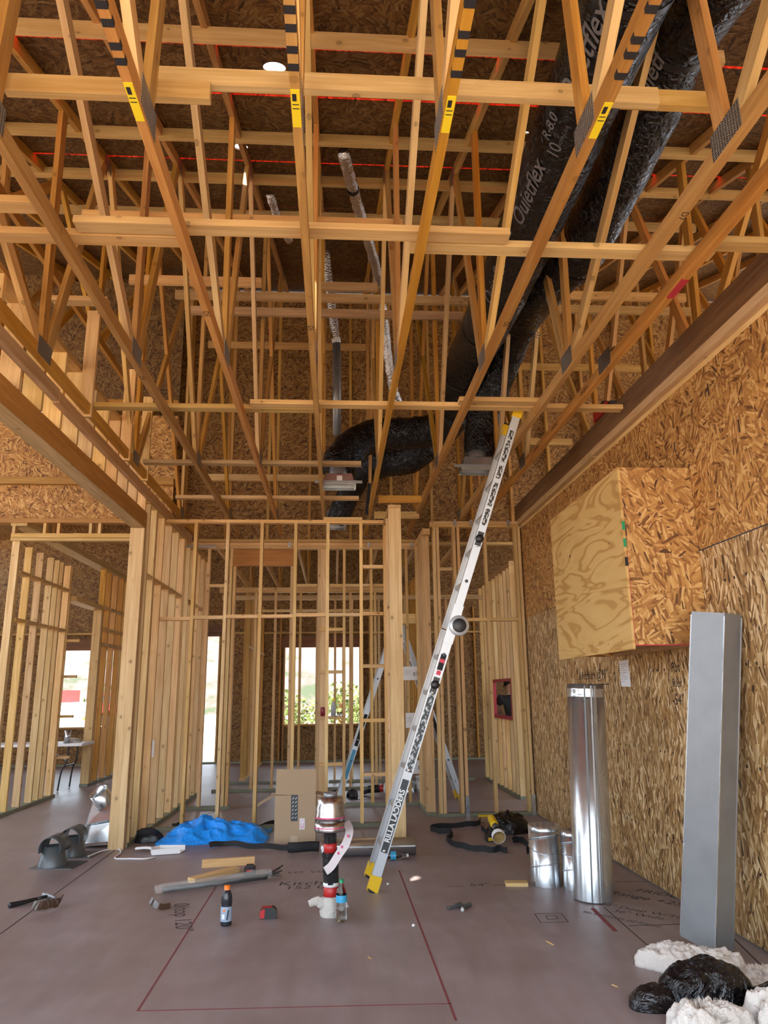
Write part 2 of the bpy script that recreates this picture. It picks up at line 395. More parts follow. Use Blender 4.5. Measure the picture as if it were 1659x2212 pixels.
# ---- roof deck: sheets with a narrow daylight gap at each joint row
ceil = empty('ceiling', (0, 5, 4.6), **ST)
ROWS = [-.75, .45, 1.6, 2.73, 3.86, 4.47, 5.63, 6.79, 7.95, 9.1, 10.26, 11.45]
HOLES = [(-.42, 4.11, .075), (-2.44, 5.40, .09), (-.81, 5.36, .06), (1.5, 4.9, .02)]
def deck_panel(x0, x1, y0, y1, g):
    hs = [h for h in HOLES if x0+.1 < h[0] < x1-.1 and y0+.05 < h[1] < y1-.05]
    if not hs:
        a = V((x0, (y0+y1)/2, deck_z((y0+y1)/2)))+SN*.006; b = V((x1, a.y, a.z))
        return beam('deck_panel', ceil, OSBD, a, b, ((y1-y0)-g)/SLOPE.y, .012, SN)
    hx, hy, r = hs[0]; vs = []; ya, yb = y0+g/2, y1-g/2
    def at(x, y, o): return V((x, y, deck_z(y)))+SN*o
    angs = sorted([2*math.pi*(k+.5)/44 for k in range(44)] + [math.atan2(cy-hy, cx-hx) % (2*math.pi) for cx in (x0, x1) for cy in (ya, yb)]); N = len(angs)
    for o in (0, .012):
        for a in angs:
            c, s = math.cos(a), math.sin(a)
            tx = ((x1-hx) if c > 0 else (x0-hx))/c if abs(c) > 1e-6 else 1e9
            ty = ((yb-hy) if s > 0 else (ya-hy))/s if abs(s) > 1e-6 else 1e9
            q = min(tx, ty); vs.append(at(hx+c*r, hy+s*r, o)); vs.append(at(hx+c*q, hy+s*q, o))
    fs = []
    for k in range(N):
        a, b = 2*k, 2*((k+1) % N); M = 2*N
        fs += [(a, a+1, b+1, b), (M+a, M+b, M+b+1, M+a+1), (a, b, M+b, M+a), (a+1, M+a+1, M+b+1, b+1)]
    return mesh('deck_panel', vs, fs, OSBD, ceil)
for i in range(len(ROWS)-1):
    off = -9.8 if i % 2 else -8.55
    for k in range(8):
        x0 = off+2.44*k; deck_panel(x0, x0+2.44, ROWS[i], ROWS[i+1], (.024 if i in (3, 4, 5, 6) else -.012))
for n_, y in enumerate((2.73, 3.86, 4.47, 5.63, 6.79)):
    beam('trim_%d' % (n_+1), None, UNDER, V((-9, y, deck_z(y)))+SN*.0135, V((9, y, deck_z(y)))+SN*.0135, .10, .001, SN, **ST)
# rear roof over the far rooms
rc = empty('ceiling_rear', (0, 15, 4.9), **ST)
for i in range(7):
    for k in range(8):
        y0 = 10.85+1.22*i; x0 = (-9.8 if i % 2 else -8.6)+2.44*k
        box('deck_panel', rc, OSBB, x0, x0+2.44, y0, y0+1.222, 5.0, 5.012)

def framed(name, side_loc): return empty(name, side_loc, **ST)
def stud_x(par, x, y, z0, z1, d=W4, t=T2, m=PINE, name='stud'):
    """stud in a wall that runs along x: narrow edge faces the camera"""
    return box(name, par, m, x-t/2, x+t/2, y-d/2, y+d/2, z0, z1)
def stud_y(par, x, y, z0, z1, d=W6, t=T2, m=PINE, name='stud'):
    return box(name, par, m, x-d/2, x+d/2, y-t/2, y+t/2, z0, z1)
# ---- right wall
wr = framed('wall_right', (2.55, 4.5, 0))
ys = [-.6, .62, 1.84, 3.06, 4.28, 5.50, 6.72, 7.94, 9.16, 9.66]
for a, b in zip(ys, ys[1:]):
    beam('sheathing_panel', wr, OSBV, (2.486, (a+b)/2, .012), (2.486, (a+b)/2, 2.392), b-a-.003, .011, (1, 0, 0))
for a, b in ((-.6, 1.84), (1.84, 4.28), (4.28, 6.72), (6.72, 9.16), (9.16, 9.66)):
    box('sheathing_panel', wr, OSBG, 2.481, 2.492, a, b-.003, 2.397, 3.60)
box('joint_flashing', wr, mat('navy_gap', (.02, .03, .06), .7), 2.4795, 2.484, -.6, 4.9, 2.391, 2.3985)
box('sill_plate', wr, TREAT, 2.493, 2.633, -.6, 9.66, 0, .038)
for y in [(-.58)+.4064*i for i in range(26)]:
    if y < 9.65: stud_y(wr, 2.563, y, .038, 3.60)
stud_y(wr, 2.563, 9.64, .038, 3.60)
# upper plates, ledger and laminated rim board
box('top_plate', wr, GREYW, 2.425, 2.478, -.6, 6.55, 3.635, 3.70)
box('top_plate', wr, GREYW, 2.425, 2.478, 6.56, 9.75, 3.630, 3.695)
box('top_plate', wr, PINE, 2.48, 2.633, -.6, 9.75, 3.60, 3.638)
box('rim_board', wr, LVL, 2.50, 2.545, -.6, 9.9, 3.70, 3.98)
# nail marks and marker notes on the sheathing
for k, (yy, zz) in enumerate([(y0+dy, z) for y0 in (3.35, 4.3, 5.55, 6.35, 7.3, 8.3) for z in (.42, 1.02, 1.62, 2.15) for dy in (0, .11, .22)]):
    o = .02*math.sin(k*2.3); box('marker_dot', wr, INK, 2.4792, 2.4805, yy+o-.008, yy+o+.008, zz-.009, zz+.009)
for yy, zz in ((3.75, 3.2), (4.15, 3.05), (5.5, 3.3), (6.3, 3.25), (4.45, 3.42), (5.0, 3.2)):
    box('marker_dot', wr, INK, 2.4793, 2.4805, yy-.006, yy+.006, zz-.04, zz+.04)
NX = (-1, 0, 0)
def wall_note(s, y, z, size): text('marker_note', s, size, (2.4805, y, z), (0, -1, 0), (0, 0, 1), INK, wr, off=.0016, shear=.15)
wall_note('All uppers @90"', 7.16, 1.615, .12); wall_note('Pot', 5.36, 1.63, .10); wall_note('filler', 5.36, 1.52, .09); wall_note('-54"', 5.37, 1.40, .11)
box('marker_line', wr, INK, 2.4792, 2.4805, 6.72, 7.45, 1.525, 1.533)
# ---- centre wall that stands nearest (studs on 16 inch centres)
w1 = framed('wall_center_front', (-.75, 9.0, 0))
XS1 = [-2.142, -1.705, -1.317, -.903, -.490, -.095, .314]
for x in XS1: stud_x(w1, x, 9.0, .04 if x > -.5 else .04, 3.525)
box('top_plate', w1, PINE, -2.16, .60, 8.955, 9.045, 3.525, 3.565)
box('plate_offcut', w1, PALE, -.15, .33, 8.955, 9.03, 3.566, 3.60)
box('sill_plate', w1, TREAT, -.92, .585, 8.955, 9.045, .0, .04)
box('sill_plate', w1, TREAT, -2.05, -1.0, 8.955, 9.045, .0, .04)
for i, (a, b) in enumerate(zip(XS1, XS1[1:]+[.60])):
    z = [2.335, 2.35, 2.36, 2.36, 2.375, 2.375, 2.385][i]
    box('block', w1, PINE, a+.02, b-.02, 8.957, 9.043, z, z+.04)
for z in (2.96, 1.765, 1.14, .54): box('block', w1, PINE, .335, .588, 8.96, 9.04, z, z+.04)
# short return wall ending in the built-up post
wp = framed('wall_center_return', (.65, 8.4, 0))
box('end_post', wp, PINE, .585, .722, 7.96, 8.0, .04, 3.47)
box('end_post', wp, PINE, .585, .722, 8.002, 8.04, .04, 3.45)
for y in (8.4, 8.78): stud_y(wp, .653, y, .04, 3.45)
stud_y(wp, .653, 8.935, .04, 3.45)
box('top_plate', wp, PINE, .583, .724, 7.96, 8.95, 3.472, 3.51)
box('sill_plate', wp, TREAT, .585, .722, 7.97, 8.95, 0, .04)
box('block', wp, PINE, .585, .722, 8.045, 8.38, 2.4, 2.44)
# ---- second centre wall with the header
w2 = framed('wall_center_back', (-.3, 10.55, 0))
for x in (-2.0, -1.795, -1.48, -.235+.0, .126, .512, .93, 1.02): stud_x(w2, x, 10.55, .04, 3.495)
box('king_post', w2, PINE, -.225+.01, -.10, 10.51, 10.60, .04, 3.495)
stud_x(w2, -1.43, 10.55, .04, 3.245); stud_x(w2, -.62, 10.55, .04, 3.245); stud_x(w2, -.58, 10.55, .04, 3.495)
box('header', w2, BEAMW, -1.46, -.60, 10.51, 10.59, 3.25, 3.49)
box('top_plate', w2, PINE, -2.06, 1.25, 10.50, 10.60, 3.495, 3.54)
box('top_plate', w2, PINE, -2.06, 1.25, 10.50, 10.60, 3.542, 3.585)
box('ledger', w2, PALE, -1.95, 1.2, 10.47, 10.498, 3.59, 3.63)
box('sill_plate', w2, TREAT, -2.05, -1.38, 10.50, 10.60, 0, .04)
box('sill_plate', w2, TREAT, -.26, 1.2, 10.50, 10.60, 0, .04)
for a, b in ((-1.775, -1.50), (-.60, -.26), (-.08, .105), (.146, .49), (.53, .91)): box('block', w2, PINE, a, b, 10.51, 10.59, 2.95, 2.99)
SHELF = 1.13
for z in (2.325, 1.74, SHELF, .525): box('block', w2, PINE, -.215, .107, 10.46, 10.59, z, z+.04)
for x in (-1.55, -.66, .48, 1.1): box('strap_anchor', w2, GALV, x-.02, x+.02, 10.485, 10.499, 3.52, 3.60)
# ---- OSB wall standing on it, closing the truss bay
wo = framed('wall_back', (1.8, 10.75, 3.63))
for i in range(9):
    x0 = -4.1+1.22*i
    for z0, z1 in ((3.63, 4.55), (4.55, 6.12), (6.12, 7.72)):
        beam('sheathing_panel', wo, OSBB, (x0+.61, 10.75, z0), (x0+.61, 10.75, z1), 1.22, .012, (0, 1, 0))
for i in range(18): box('stud', wo, FIR, -4.05+.61*i-.019, -4.05+.61*i+.019, 10.66, 10.743, 3.64, 7.6)
for z in (3.59,): box('bottom_plate', wo, PINE, -2.06, 6.8, 10.63, 10.76, z, z+.038)
# ---- wall behind the ladder, right of centre
w3 = framed('wall_back_right', (1.9, 9.55, 0))
for x, d in ((1.30, W4), (1.345, W4), (1.56, W6), (1.62, W4), (1.98, W4), (2.435, W4), (2.39, W4)): stud_x(w3, x, 9.55, .04, 3.60, d)
box('top_plate', w3, PINE, 1.25, 2.478, 9.50, 9.60, 3.60, 3.64)
box('top_plate', w3, PINE, 1.25, 2.478, 9.50, 9.60, 3.642, 3.68)
box('sill_plate', w3, TREAT, 1.25, 2.478, 9.50, 9.60, 0, .04)
for a, b in ((1.365, 1.535), ): box('block', w3, PINE, a, b, 9.51, 9.59, 3.02, 3.06)
for a, b in ((1.64, 1.96), (2.0, 2.37)): box('block', w3, PINE, a, b, 9.51, 9.59, 2.36, 2.40)
for x in (1.62, 2.435): box('post_bracket', w3, GALV, x-.024, x+.024, 9.488, 9.505, .0, .24)
for x in (1.58, 1.80, 2.30, 2.46): box('strap_anchor', w3, GALV, x-.02, x+.02, 9.485, 9.499, 3.61, 3.70)
w3b = framed('wall_back_side', (1.2, 10.0, 0))
for y in (9.66, 9.72, 9.80, 10.1, 10.3, 10.48): stud_y(w3b, 1.195, y, .04, 3.5, .10)
box('sill_plate', w3b, TREAT, 1.145, 1.245, 9.6, 10.498, 0, .04)
box('top_plate', w3b, PINE, 1.145, 1.245, 9.5, 10.498, 3.5, 3.58)
box('block', w3b, PINE, .74, 1.14, 10.51, 10.59, 2.42, 2.56)
# ---- left inner wall (deep studs, faces towards the camera) and its post under the beam
wl = framed('wall_left_inner', (-2.13, 10, 0))
for y in (8.02, 8.065): stud_y(wl, -2.15, y, 0.0, 3.245, .15, T2+.004)
for y in (8.16, 8.45, 8.50, 8.86, 9.27, 9.68, 10.09, 10.20, 10.5, 10.9, 11.3, 11.7, 11.95): stud_y(wl, -2.13, y, .04, 3.55)
box('sill_plate', wl, TREAT, -2.2, -2.06, 8.09, 12.0, 0, .038)
box('top_plate', wl, GREYW, -2.2, -2.06, 8.1, 12.0, 3.55, 3.63)
for i, (a, b) in enumerate(((8.18, 8.43), (8.52, 8.84), (8.88, 9.25), (9.29, 9.66), (9.70, 10.07), (10.52, 10.88), (10.92, 11.28), (11.32, 11.68))):
    box('block', wl, PALE, -2.198, -2.062, a, b, 2.74, 2.78)
box('tail_plate', wl, PALE, -2.19, -2.06, 8.1, 8.9, 3.06, 3.0+.10) if False else None
# pony wall on the beam
pw = framed('wall_left_pony', (-2.15, 4, 3.44))
for i in range(24):
    y = -.5+.37*i
    if y < 8.1: stud_y(pw, -2.15, y, 3.44, 4.06)
box('bottom_plate', pw, PINE, -2.21, -2.09, -.55, 8.1, 3.43, 3.442)
box('top_plate', pw, FIR, -2.22, -2.08, -.55, 8.3, 4.06, 4.10)
box('ledger', pw, GREYW, -2.075, -2.025, -.5, 5.2, 3.575, 3.665)
box('ledger', pw, GREYW, -2.075, -2.025, 5.21, 10.4, 3.565, 3.655)
for y in (5.75, 6.9, 7.6): stud_y(pw, -2.02, y, 3.66, 4.6, .10)
box('outrigger', pw, PALE, -2.2, -1.78, 5.3, 5.39, 4.45, 4.49)
# ---- left outer wall and its header opening
wq = framed('wall_left_outer', (-4.25, 11, 0))
for i, y in enumerate((10.02, 10.07, 10.45, 10.86, 11.27, 11.5, 11.68, 12.0, 12.08)): stud_y(wq, -4.27, y, .04, 3.5, .095)
for y in (13.6, 13.95, 14.35, 14.76, 15.16, 15.57, 15.97, 16.4, 16.8): stud_y(wq, -4.2, y, .04, 3.7, .10, .040, FIR)
stud_y(wq, -4.2, 13.5, .04, 2.95); stud_y(wq, -4.2, 13.45, .04, 2.95)
box('sill_plate', wq, TREAT, -4.34, -4.2, 9.95, 12.12, 0, .04); box('sill_plate', wq, TREAT, -4.27, -4.13, 13.4, 17, 0, .04)
box('top_plate', wq, PALE, -4.34, -4.13, 9.95, 17, 3.70, 3.78)
for z, zz in ((2.45, 2.49), (3.08, 3.12)):
    for a, b in ((10.1, 10.43), (10.47, 10.84), (10.88, 11.25), (11.29, 11.66), (11.7, 11.98)): box('block', wq, PALE, -4.338, -4.205, a, b, z, zz)
for z in (2.35, 2.62, 3.0):
    for k in range(8): y = 13.62+.4*k; box('block', wq, PALE, -4.268, -4.132, y, y+.34, z, z+.04)
box('door_header', wq, PALE, -4.34, -4.13, 12.1, 13.45, 2.95, 3.03)
for z in (.55, 1.15, 1.75, 2.3): box('block', wq, PALE, -4.24, -4.02, 12.05, 12.1, z, z+.04)
wh = framed('wall_left_header', (-3.2, 10.0, 3.5))
box('header', wh, PALE, -4.33, -2.23, 9.96, 10.05, 3.50, 3.54); box('header', wh, PALE, -4.33, -2.23, 9.96, 10.05, 3.545, 3.60)
for x in (-4.3, -3.9, -3.72, -3.3, -3.18, -2.75, -2.62, -2.28): stud_x(wh, x, 10.0, 3.60, 3.74)
box('ledge', wh, FIRD, -8, -2.23, 9.93, 10.07, 3.74, 3.80)
for i in range(3): box('sheathing_panel', wh, OSBG, -2.24-2.44*(i+1)+.003, -2.24-2.44*i, 10.0, 10.012, 3.80, 4.28)
box('ledge', wh, FIRD, -8, -2.23, 9.93, 10.07, 4.28, 4.38)
for i in range(3): box('sheathing_panel', wh, OSBG, -2.84-2.44*(i+1)+.003, -2.84-2.44*i, 10.02, 10.032, 4.38, 5.32)
box('sheathing_panel', wh, OSBG, -2.837, -2.23, 10.02, 10.032, 4.38, 5.32)
box('ledge', wh, FIRD, -8, -2.23, 9.93, 10.07, 5.42, 5.52)
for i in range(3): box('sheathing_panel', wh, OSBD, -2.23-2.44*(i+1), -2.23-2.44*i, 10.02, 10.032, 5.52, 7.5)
# ---- far rooms
w5 = framed('wall_rear_near', (-.6, 12.3, 0))
for x in (-1.30, -.98, -.57, -.16, .25, .66): stud_x(w5, x, 12.3, .04, 3.1)
box('sill_plate', w5, TREAT, -1.9, .8, 12.25, 12.35, 0, .04); box('top_plate', w5, PINE, -1.9, .9, 12.25, 12.35, 3.1, 3.18)
for a, b in zip((-1.28, -.96, -.55, -.14, .27), (-1.0, -.59, -.18, .23, .64)): box('block', w5, PINE, a, b, 12.26, 12.34, 2.78, 2.82)
w6 = framed('wall_rear_mid', (-.5, 13.3, 0))
box('post', w6, PINE, -1.98, -1.83, 13.25, 13.35, .0, 3.1); stud_x(w6, -1.79, 13.3, .04, 3.1)
for x in (-.32, .0, .3, .78, 1.0, 1.25, 1.6, 2.0): stud_x(w6, x, 13.3, .04, 3.1)
box('sill_plate', w6, TREAT, -1.8, -.6, 13.25, 13.35, 0, .04); box('sill_plate', w6, TREAT, -.1, 2.4, 13.25, 13.35, 0, .04)
box('top_plate', w6, PINE, -2, 3, 13.25, 13.35, 3.1, 3.18)
for y in (13.9, 14.25, 14.65, 15.05, 15.45, 15.85, 16.3, 16.7): stud_y(w6, -1.62, y, .04, 3.3, W4, T2, FIR)
box('sill_plate', w6, PALE, -1.67, -1.57, 13.8, 17, 0, .04); box('block', w6, PALE, -1.66, -1.58, 13.9, 17, 2.3, 2.34)
for y in (13.9, 14.3, 14.7, 15.1, 15.5, 15.9, 16.3): stud_y(w6, 1.55, y, .04, 3.6, W6, T2, FIR)
w7 = framed('wall_right_rear', (2.6, 11.6, 0))
for y in (10.86, 11.06, 12.62, 12.95, 13.3): stud_y(w7, 2.645, y, .04, 3.3, W4)
for y in (11.3, 11.6, 11.85, 12.15, 12.4): stud_y(w7, 2.645, y, .04, 1.06, W4); stud_y(w7, 2.645, y, 1.66, 3.3, W4)
box('sill_plate', w7, TREAT, 2.60, 2.69, 10.84, 13.4, 0, .04); box('top_plate', w7, PINE, 2.60, 2.69, 10.84, 13.4, 3.3, 3.38)
box('opening_sill', w7, RED, 2.593, 2.695, 11.08, 12.6, 1.06, 1.10); box('opening_head', w7, RED, 2.593, 2.695, 11.08, 12.6, 1.62, 1.66)
box('opening_jamb', w7, RED, 2.595, 2.693, 12.565, 12.6, 1.10, 1.62); box('opening_jamb', w7, RED, 2.595, 2.693, 11.08, 11.115, 1.10, 1.62)
stud_x(w7, 2.73, 10.80, .04, 3.2); stud_x(w7, 2.95, 10.85, .04, 3.2)
for z in (.06, .60, 1.22, 1.78, 2.3, 2.8): box('block', w7, PALE, 2.76, 2.93, 10.81, 10.89, z, z+(.13 if z < .1 else .04))
box('block', w7, PALE, 2.77, 2.85, 10.79, 10.808, .82, 1.20)
# exterior wall beyond, with the window openings
wf = framed('wall_far', (0, 17.2, 0))
def far_panel(x0, x1, z0, z1):
    n = max(1, round((x1-x0)/1.22)); 
    for i in range(n):
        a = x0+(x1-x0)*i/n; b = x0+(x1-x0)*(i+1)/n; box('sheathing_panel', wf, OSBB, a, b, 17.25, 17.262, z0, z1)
OPEN = [(-6.15, -4.55, .81, 2.46), (-3.0, -2.62, .0, 2.75), (-1.13, .55, .81, 2.49)]
xs = [-9, -6.15, -4.55, -3.0, -2.62, -1.13, .55, 5.0, 9]
for a, b in zip(xs, xs[1:]):
    op = [o for o in OPEN if abs(o[0]-a) < .01]
    if op:
        if op[0][2] > 0: far_panel(a, b, 0, op[0][2])
        far_panel(a, b, op[0][3], 5.0)
    else: far_panel(a, b, 0, 5.0)
x = -6.5
while x < 5:
    if not any(o[0]-.02 < x < o[1]+.02 for o in OPEN): stud_x(wf, x, 17.19, .04, 3.4, W4, T2, FIR)
    x += .405
for i, (a, b, c, d) in enumerate(OPEN):
    box('header', wf, LVL, a-.1, b+.1, 17.14, 17.245, d, d+.24)
    if c > 0: box('window_sill', wf, FIR, a, b, 17.12, 17.26, c-.04, c)
    for q in (a-.02, b+.02): stud_x(wf, q, 17.19, .04, d, W4, .04, FIR)
for q in (-5.05, -.42, .18): stud_x(wf, q, 17.19, .81 if q > -6 else 0, 2.5, W4, .035, FIR)
box('sill_plate', wf, TREAT, -8, 8, 17.14, 17.24, 0, .04); box('plate', wf, FIR, -8, 8, 17.14, 17.24, 2.8, 2.84)
# side walls far left and right closing the building
we = framed('wall_left_far', (-8.9, 9, 0))
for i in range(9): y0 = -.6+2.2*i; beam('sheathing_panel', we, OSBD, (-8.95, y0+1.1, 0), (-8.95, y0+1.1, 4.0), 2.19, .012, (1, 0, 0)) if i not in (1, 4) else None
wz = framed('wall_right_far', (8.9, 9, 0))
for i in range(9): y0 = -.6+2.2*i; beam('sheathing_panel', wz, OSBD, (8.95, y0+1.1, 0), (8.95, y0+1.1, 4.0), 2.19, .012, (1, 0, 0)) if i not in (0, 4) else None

# ------------------------------------------------------------------ floor lines and notes
def floor_line(a, b, w, m, name):
    a, b = V(a), V(b); beam(name, FLOOR, m, (a.x, a.y, .0006), (b.x, b.y, .0006), w, .0008)
def FP(x, y): return pz(x, y, 0.)
floor_line(FP(297, 2184), FP(470, 1910), .010, CHALK, 'chalk_line'); floor_line(FP(297, 2184), FP(975, 2168), .008, CHALK, 'chalk_line')
floor_line(FP(985, 2205), FP(862, 1880), .012, CHALK, 'chalk_line'); floor_line(FP(1280, 1962), FP(1330, 2012), .03, CHALK, 'chalk_line')
floor_line(FP(0, 2018), FP(255, 1832), .010, CRACK, 'control_joint'); floor_line(FP(420, 1770), FP(492, 1742), .01, CRACK, 'control_joint')
floor_line(FP(1385, 1830), FP(1659, 2100), .010, CRACK, 'marker_line'); floor_line(FP(1330, 1905), FP(1480, 1902), .008, CRACK, 'marker_line')
floor_line(FP(1305, 1960), FP(1430, 2070), .008, CRACK, 'marker_line'); floor_line(FP(1358, 2000), FP(1476, 1996), .008, CRACK, 'marker_line')
floor_line(FP(965, 1915), FP(1000, 1915), .008, INKS, 'marker_line'); floor_line(FP(1065, 1913), FP(1105, 1912), .008, INKS, 'marker_line')
floor_line(FP(1060, 1775), FP(1140, 1822), .008, CRACK, 'control_joint')
q = [FP(1155, 1974), FP(1212, 1973), FP(1228, 1992), FP(1168, 1993)]; q2 = [FP(1179, 1978), FP(1200, 1978), FP(1205, 1985), FP(1183, 1986)]
for Q in (q, q2):
    for i in range(4): floor_line(Q[i], Q[(i+1) % 4], .006, INKS, 'marker_line')
def floor_note(s, p, size, rot=0., m=INKS):
    c, sn = math.cos(rot), math.sin(rot); text('marker_note', s, size, (p.x, p.y, 0), (c, sn, 0), (-sn, c, 0), m, FLOOR, off=.0012, shear=.1)
floor_note('Kitchen', FP(672, 1908), .17); floor_note('152 02', FP(668, 1917), .14); floor_note('54"', FP(1035, 1912), .12)
floor_note('0/top 120"', FP(393, 1980), .16, -1.35); floor_note('Range +25-', FP(1400, 1942), .13, -.8); floor_note('24" Deep W/Tilt', FP(1385, 1968), .09, -.75)
floor_note('FRIDGE', FP(1430, 1932), .12, -.8); floor_note('36" Wide', FP(1378, 1976), .09, -.7); floor_note('to bottom of hood', FP(1340, 1985), .07, -.8)
floor_note('LO  VISI', FP(665, 1884), .10)
for a, b in (((1180, 2034), (1196, 2042)), ((795, 2068), (802, 2072)), ((1322, 2128), (1334, 2133)), ((1400, 2133), (1417, 2139))):
    beam('wood_chip', FLOOR, PALE, FP(*a)+V((0, 0, .003)), FP(*b)+V((0, 0, .003)), .006, .004)

# ================================================================== TRUSSES
TX = [-2.0, -1.385, -.775, -.16, .435, 1.045, 1.655, 1.93]
TLAB = ['brown roof truss running beside the timber beam on the left', 'roof truss second from the timber beam, no yellow tag in view', 'leftmost roof truss with a yellow tag and black sprayed stripes',
        'roof truss with yellow tag right above the taped pipe, near picture centre', 'yellow-tagged roof truss between the centre truss and the black duct', 'yellow-tagged roof truss crossing in front of the wide black duct',
        'roof truss with big steel gusset right of the black ducts', 'rightmost roof truss, nearest the sheathed wall, stamped with dark print']
WEBS = [(.35, 1.35), (.30, -.1), (2.5, 1.5), (2.58, 2.68), (4.70, 2.85), (4.76, 4.72), (4.83, 5.6), (7.08, 5.75), (7.15, 7.15), (7.22, 9.3), (9.5, 9.45), (9.4, 7.4)]
def truss(i, x):
    t = empty('roof_truss', (x, 5, 3.68), TLAB[i], 'truss', 'roof trusses over the room')
    yN = -.55; yF = 10.45
    box('bottom_chord', t, FIRD, x-.019, x+.019, yN, yF, 3.68, 3.769)
    zt = lambda y: deck_z(y)-.052
    beam('top_chord', t, FIR, (x, yN, zt(yN)), (x, yF+.2, zt(yF+.2)), .038, .089, SN)
    for k, (yb, yt) in enumerate(WEBS):
        if i == 7 and yb < 6: continue
        j = .03*math.sin(i*3.1+k)
        beam('web', t, (PALE if k in (2, 4, 7) else FIR), (x, yb+j*.3, 3.755), (x, yt+j, zt(yt+j)-.02), .089, .036, (1, 0, 0))  # webs leaning to the camera: lit front face put into the paler colour
    for y in (2.55, 4.76, 7.15, 9.45):
        if i == 7 and y < 6: 
            if y < 4: continue
        for s in (-1, 1):
            g = box('gusset_plate', t, TOOTH, x+s*.0195-.001, x+s*.0195+.001, y-.115, y+.115, 3.70, 3.83)
    for y in (1.5, 2.8, 5.65, 9.35):
        if i == 7: continue
        for s in (-1, 1): box('gusset_plate', t, TOOTH, x+s*.0195-.001, x+s*.0195+.001, y-.09, y+.09, zt(y)-.08, zt(y)+.04)
    if 2 <= i <= 5:
        tag = box('tag', t, YTAG, x-.017, x+.017, 2.33, 2.52, 3.6775, 3.6795)
        box('tag_print', tag, INK, x-.012, x+.004, 2.35, 2.385, 3.6765, 3.6778); box('tag_print', tag, INK, x-.013, x+.012, 2.40, 2.404, 3.6765, 3.6778); box('tag_print', tag, INK, x-.013, x+.012, 2.42, 2.424, 3.6765, 3.6778)
        px_ = {2: [(228, 10), (243, 50), (250, 100), (258, 133)], 3: [(613, 20), (616, 60), (620, 107), (625, 145)], 4: [(1012, 8), (998, 75), (993, 115), (981, 160)], 5: [(1405, 20), (1375, 87), (1362, 120), (1340, 165)]}[i]
        for (a, b) in px_:
            y = pz(a, b, 3.68).y; box('paint_stripe', t, INK, x-.0195, x+.0195, y-.016, y+.016, 3.6785, 3.70)
    stamp = {1: ('D5', 5.0), 2: ('D5', 4.05), 3: ('D5', 4.2), 5: ('D6', 4.1), 6: ('D7', 3.0)}.get(i)
    if stamp: text('stamp', stamp[0], .05, (x, stamp[1], 3.68), (0, 1, 0), (1, 0, 0), INK, t, off=.001)
    if i == 7:
        for y in (5.2, 6.0, 6.6, 7.4): text('stamp', '2/4 DF-L', .05, (x-.02, y, 3.725), (0, -1, 0), (0, 0, 1), INK, t, off=.001)
        box('paint_stripe', t, RED, x-.0196, x+.0196, 3.55, 3.75, 3.6785, 3.69)
for i, x in enumerate(TX): truss(i, x)
# trusses over the neighbouring bay on the right and the left room
def side_truss(x, label, group, yF=10.4, z=3.80):
    t = empty('roof_truss', (x, 5, z), label, 'truss', group)
    box('bottom_chord', t, FIRD, x-.019, x+.019, 1.0, yF, z, z+.089)
    beam('top_chord', t, FIR, (x, 1, deck_z(1)-.052), (x, yF+.2, deck_z(yF+.2)-.052), .038, .089, SN)
    for yb, yt in ((2.9, 2.0), (3.0, 3.6), (5.2, 3.8), (5.25, 5.2), (5.3, 6.2), (7.5, 6.3), (7.6, 7.6), (7.7, 9.6)):
        beam('web', t, FIR, (x, yb, z+.05), (x, yt, deck_z(yt)-.06), .089, .036, (1, 0, 0))
for i in range(5): side_truss(2.9+.61*i, 'roof truss beyond the rim board on the right, %s along' % ['first', 'second', 'third', 'fourth', 'fifth'][i], 'trusses of the right bay', z=3.99)
for i in range(3): side_truss(-2.62-.61*i, 'high roof truss left of the timber beam, %s out from it' % ['first', 'second', 'third'][i], 'trusses of the left bay', yF=9.85, z=5.25)
def rear_truss(x, label):
    t = empty('rear_truss', (x, 14, 3.62), label, 'truss', 'trusses of the far rooms')
    box('bottom_chord', t, PALE, x-.019, x+.019, 11.0, 17.1, 3.62, 3.709); box('top_chord', t, FIR, x-.019, x+.019, 11.0, 17.1, 4.9, 4.99)
    for a, b in ((11.2, 12.4), (13.6, 12.5), (13.7, 14.9), (16.0, 15.0), (16.1, 17.0)): beam('web', t, FIR, (x, a, 3.69), (x, b, 4.92), .089, .036, (1, 0, 0))
ORD = ['first', 'second', 'third', 'fourth', 'fifth', 'sixth', 'seventh']
for i in range(7): rear_truss(-2.0+.61*i+.2, 'pale truss over the far rooms seen through the studs, %s from left' % ORD[i])
# ------------------------------------------------------------------ bracing boards across the trusses
def brace(label, a, b, Y, edge=True, m=PALE, zc=None, group='lateral bracing boards'):
    p, q = pY(a[0], a[1], Y), pY(b[0], b[1], Y)
    z = (p.z+q.z)/2 if zc is None else zc
    w, t = (W4, T2) if not edge else (T2, W4)
    beam('brace_board', None, m, (p.x, Y, z), (q.x, Y, z), w, t, (0, 0, 1), label=label, cat='board', group=group)
ZC = 3.769+.020
brace('bracing board lying on the chords above the camera, starting between the two left chords', (160, 520), (1100, 545), 3.36, False, zc=ZC)
brace('bracing board lying on the chords that ends at the rightmost chord', (885, 508), (1535, 535), 3.47, False, zc=ZC+.002)
brace('bracing board lying on the chords that runs out of frame on the left', (-60, 535), (395, 548), 3.47, False, zc=ZC)
brace('short bracing board end jutting in at the left edge', (-60, 560), (76, 570), 3.22, False, zc=ZC)
brace('bracing board lying on the chords running out of frame on the right', (1530, 515), (1760, 520), 3.37, False, zc=ZC)
brace('long bracing board crossing at the ladder top, left half', (190, 896), (693, 905), 5.83, False, zc=ZC)
brace('long bracing board touching the ladder top, right half', (540, 912), (1345, 917), 5.72, False, zc=ZC)
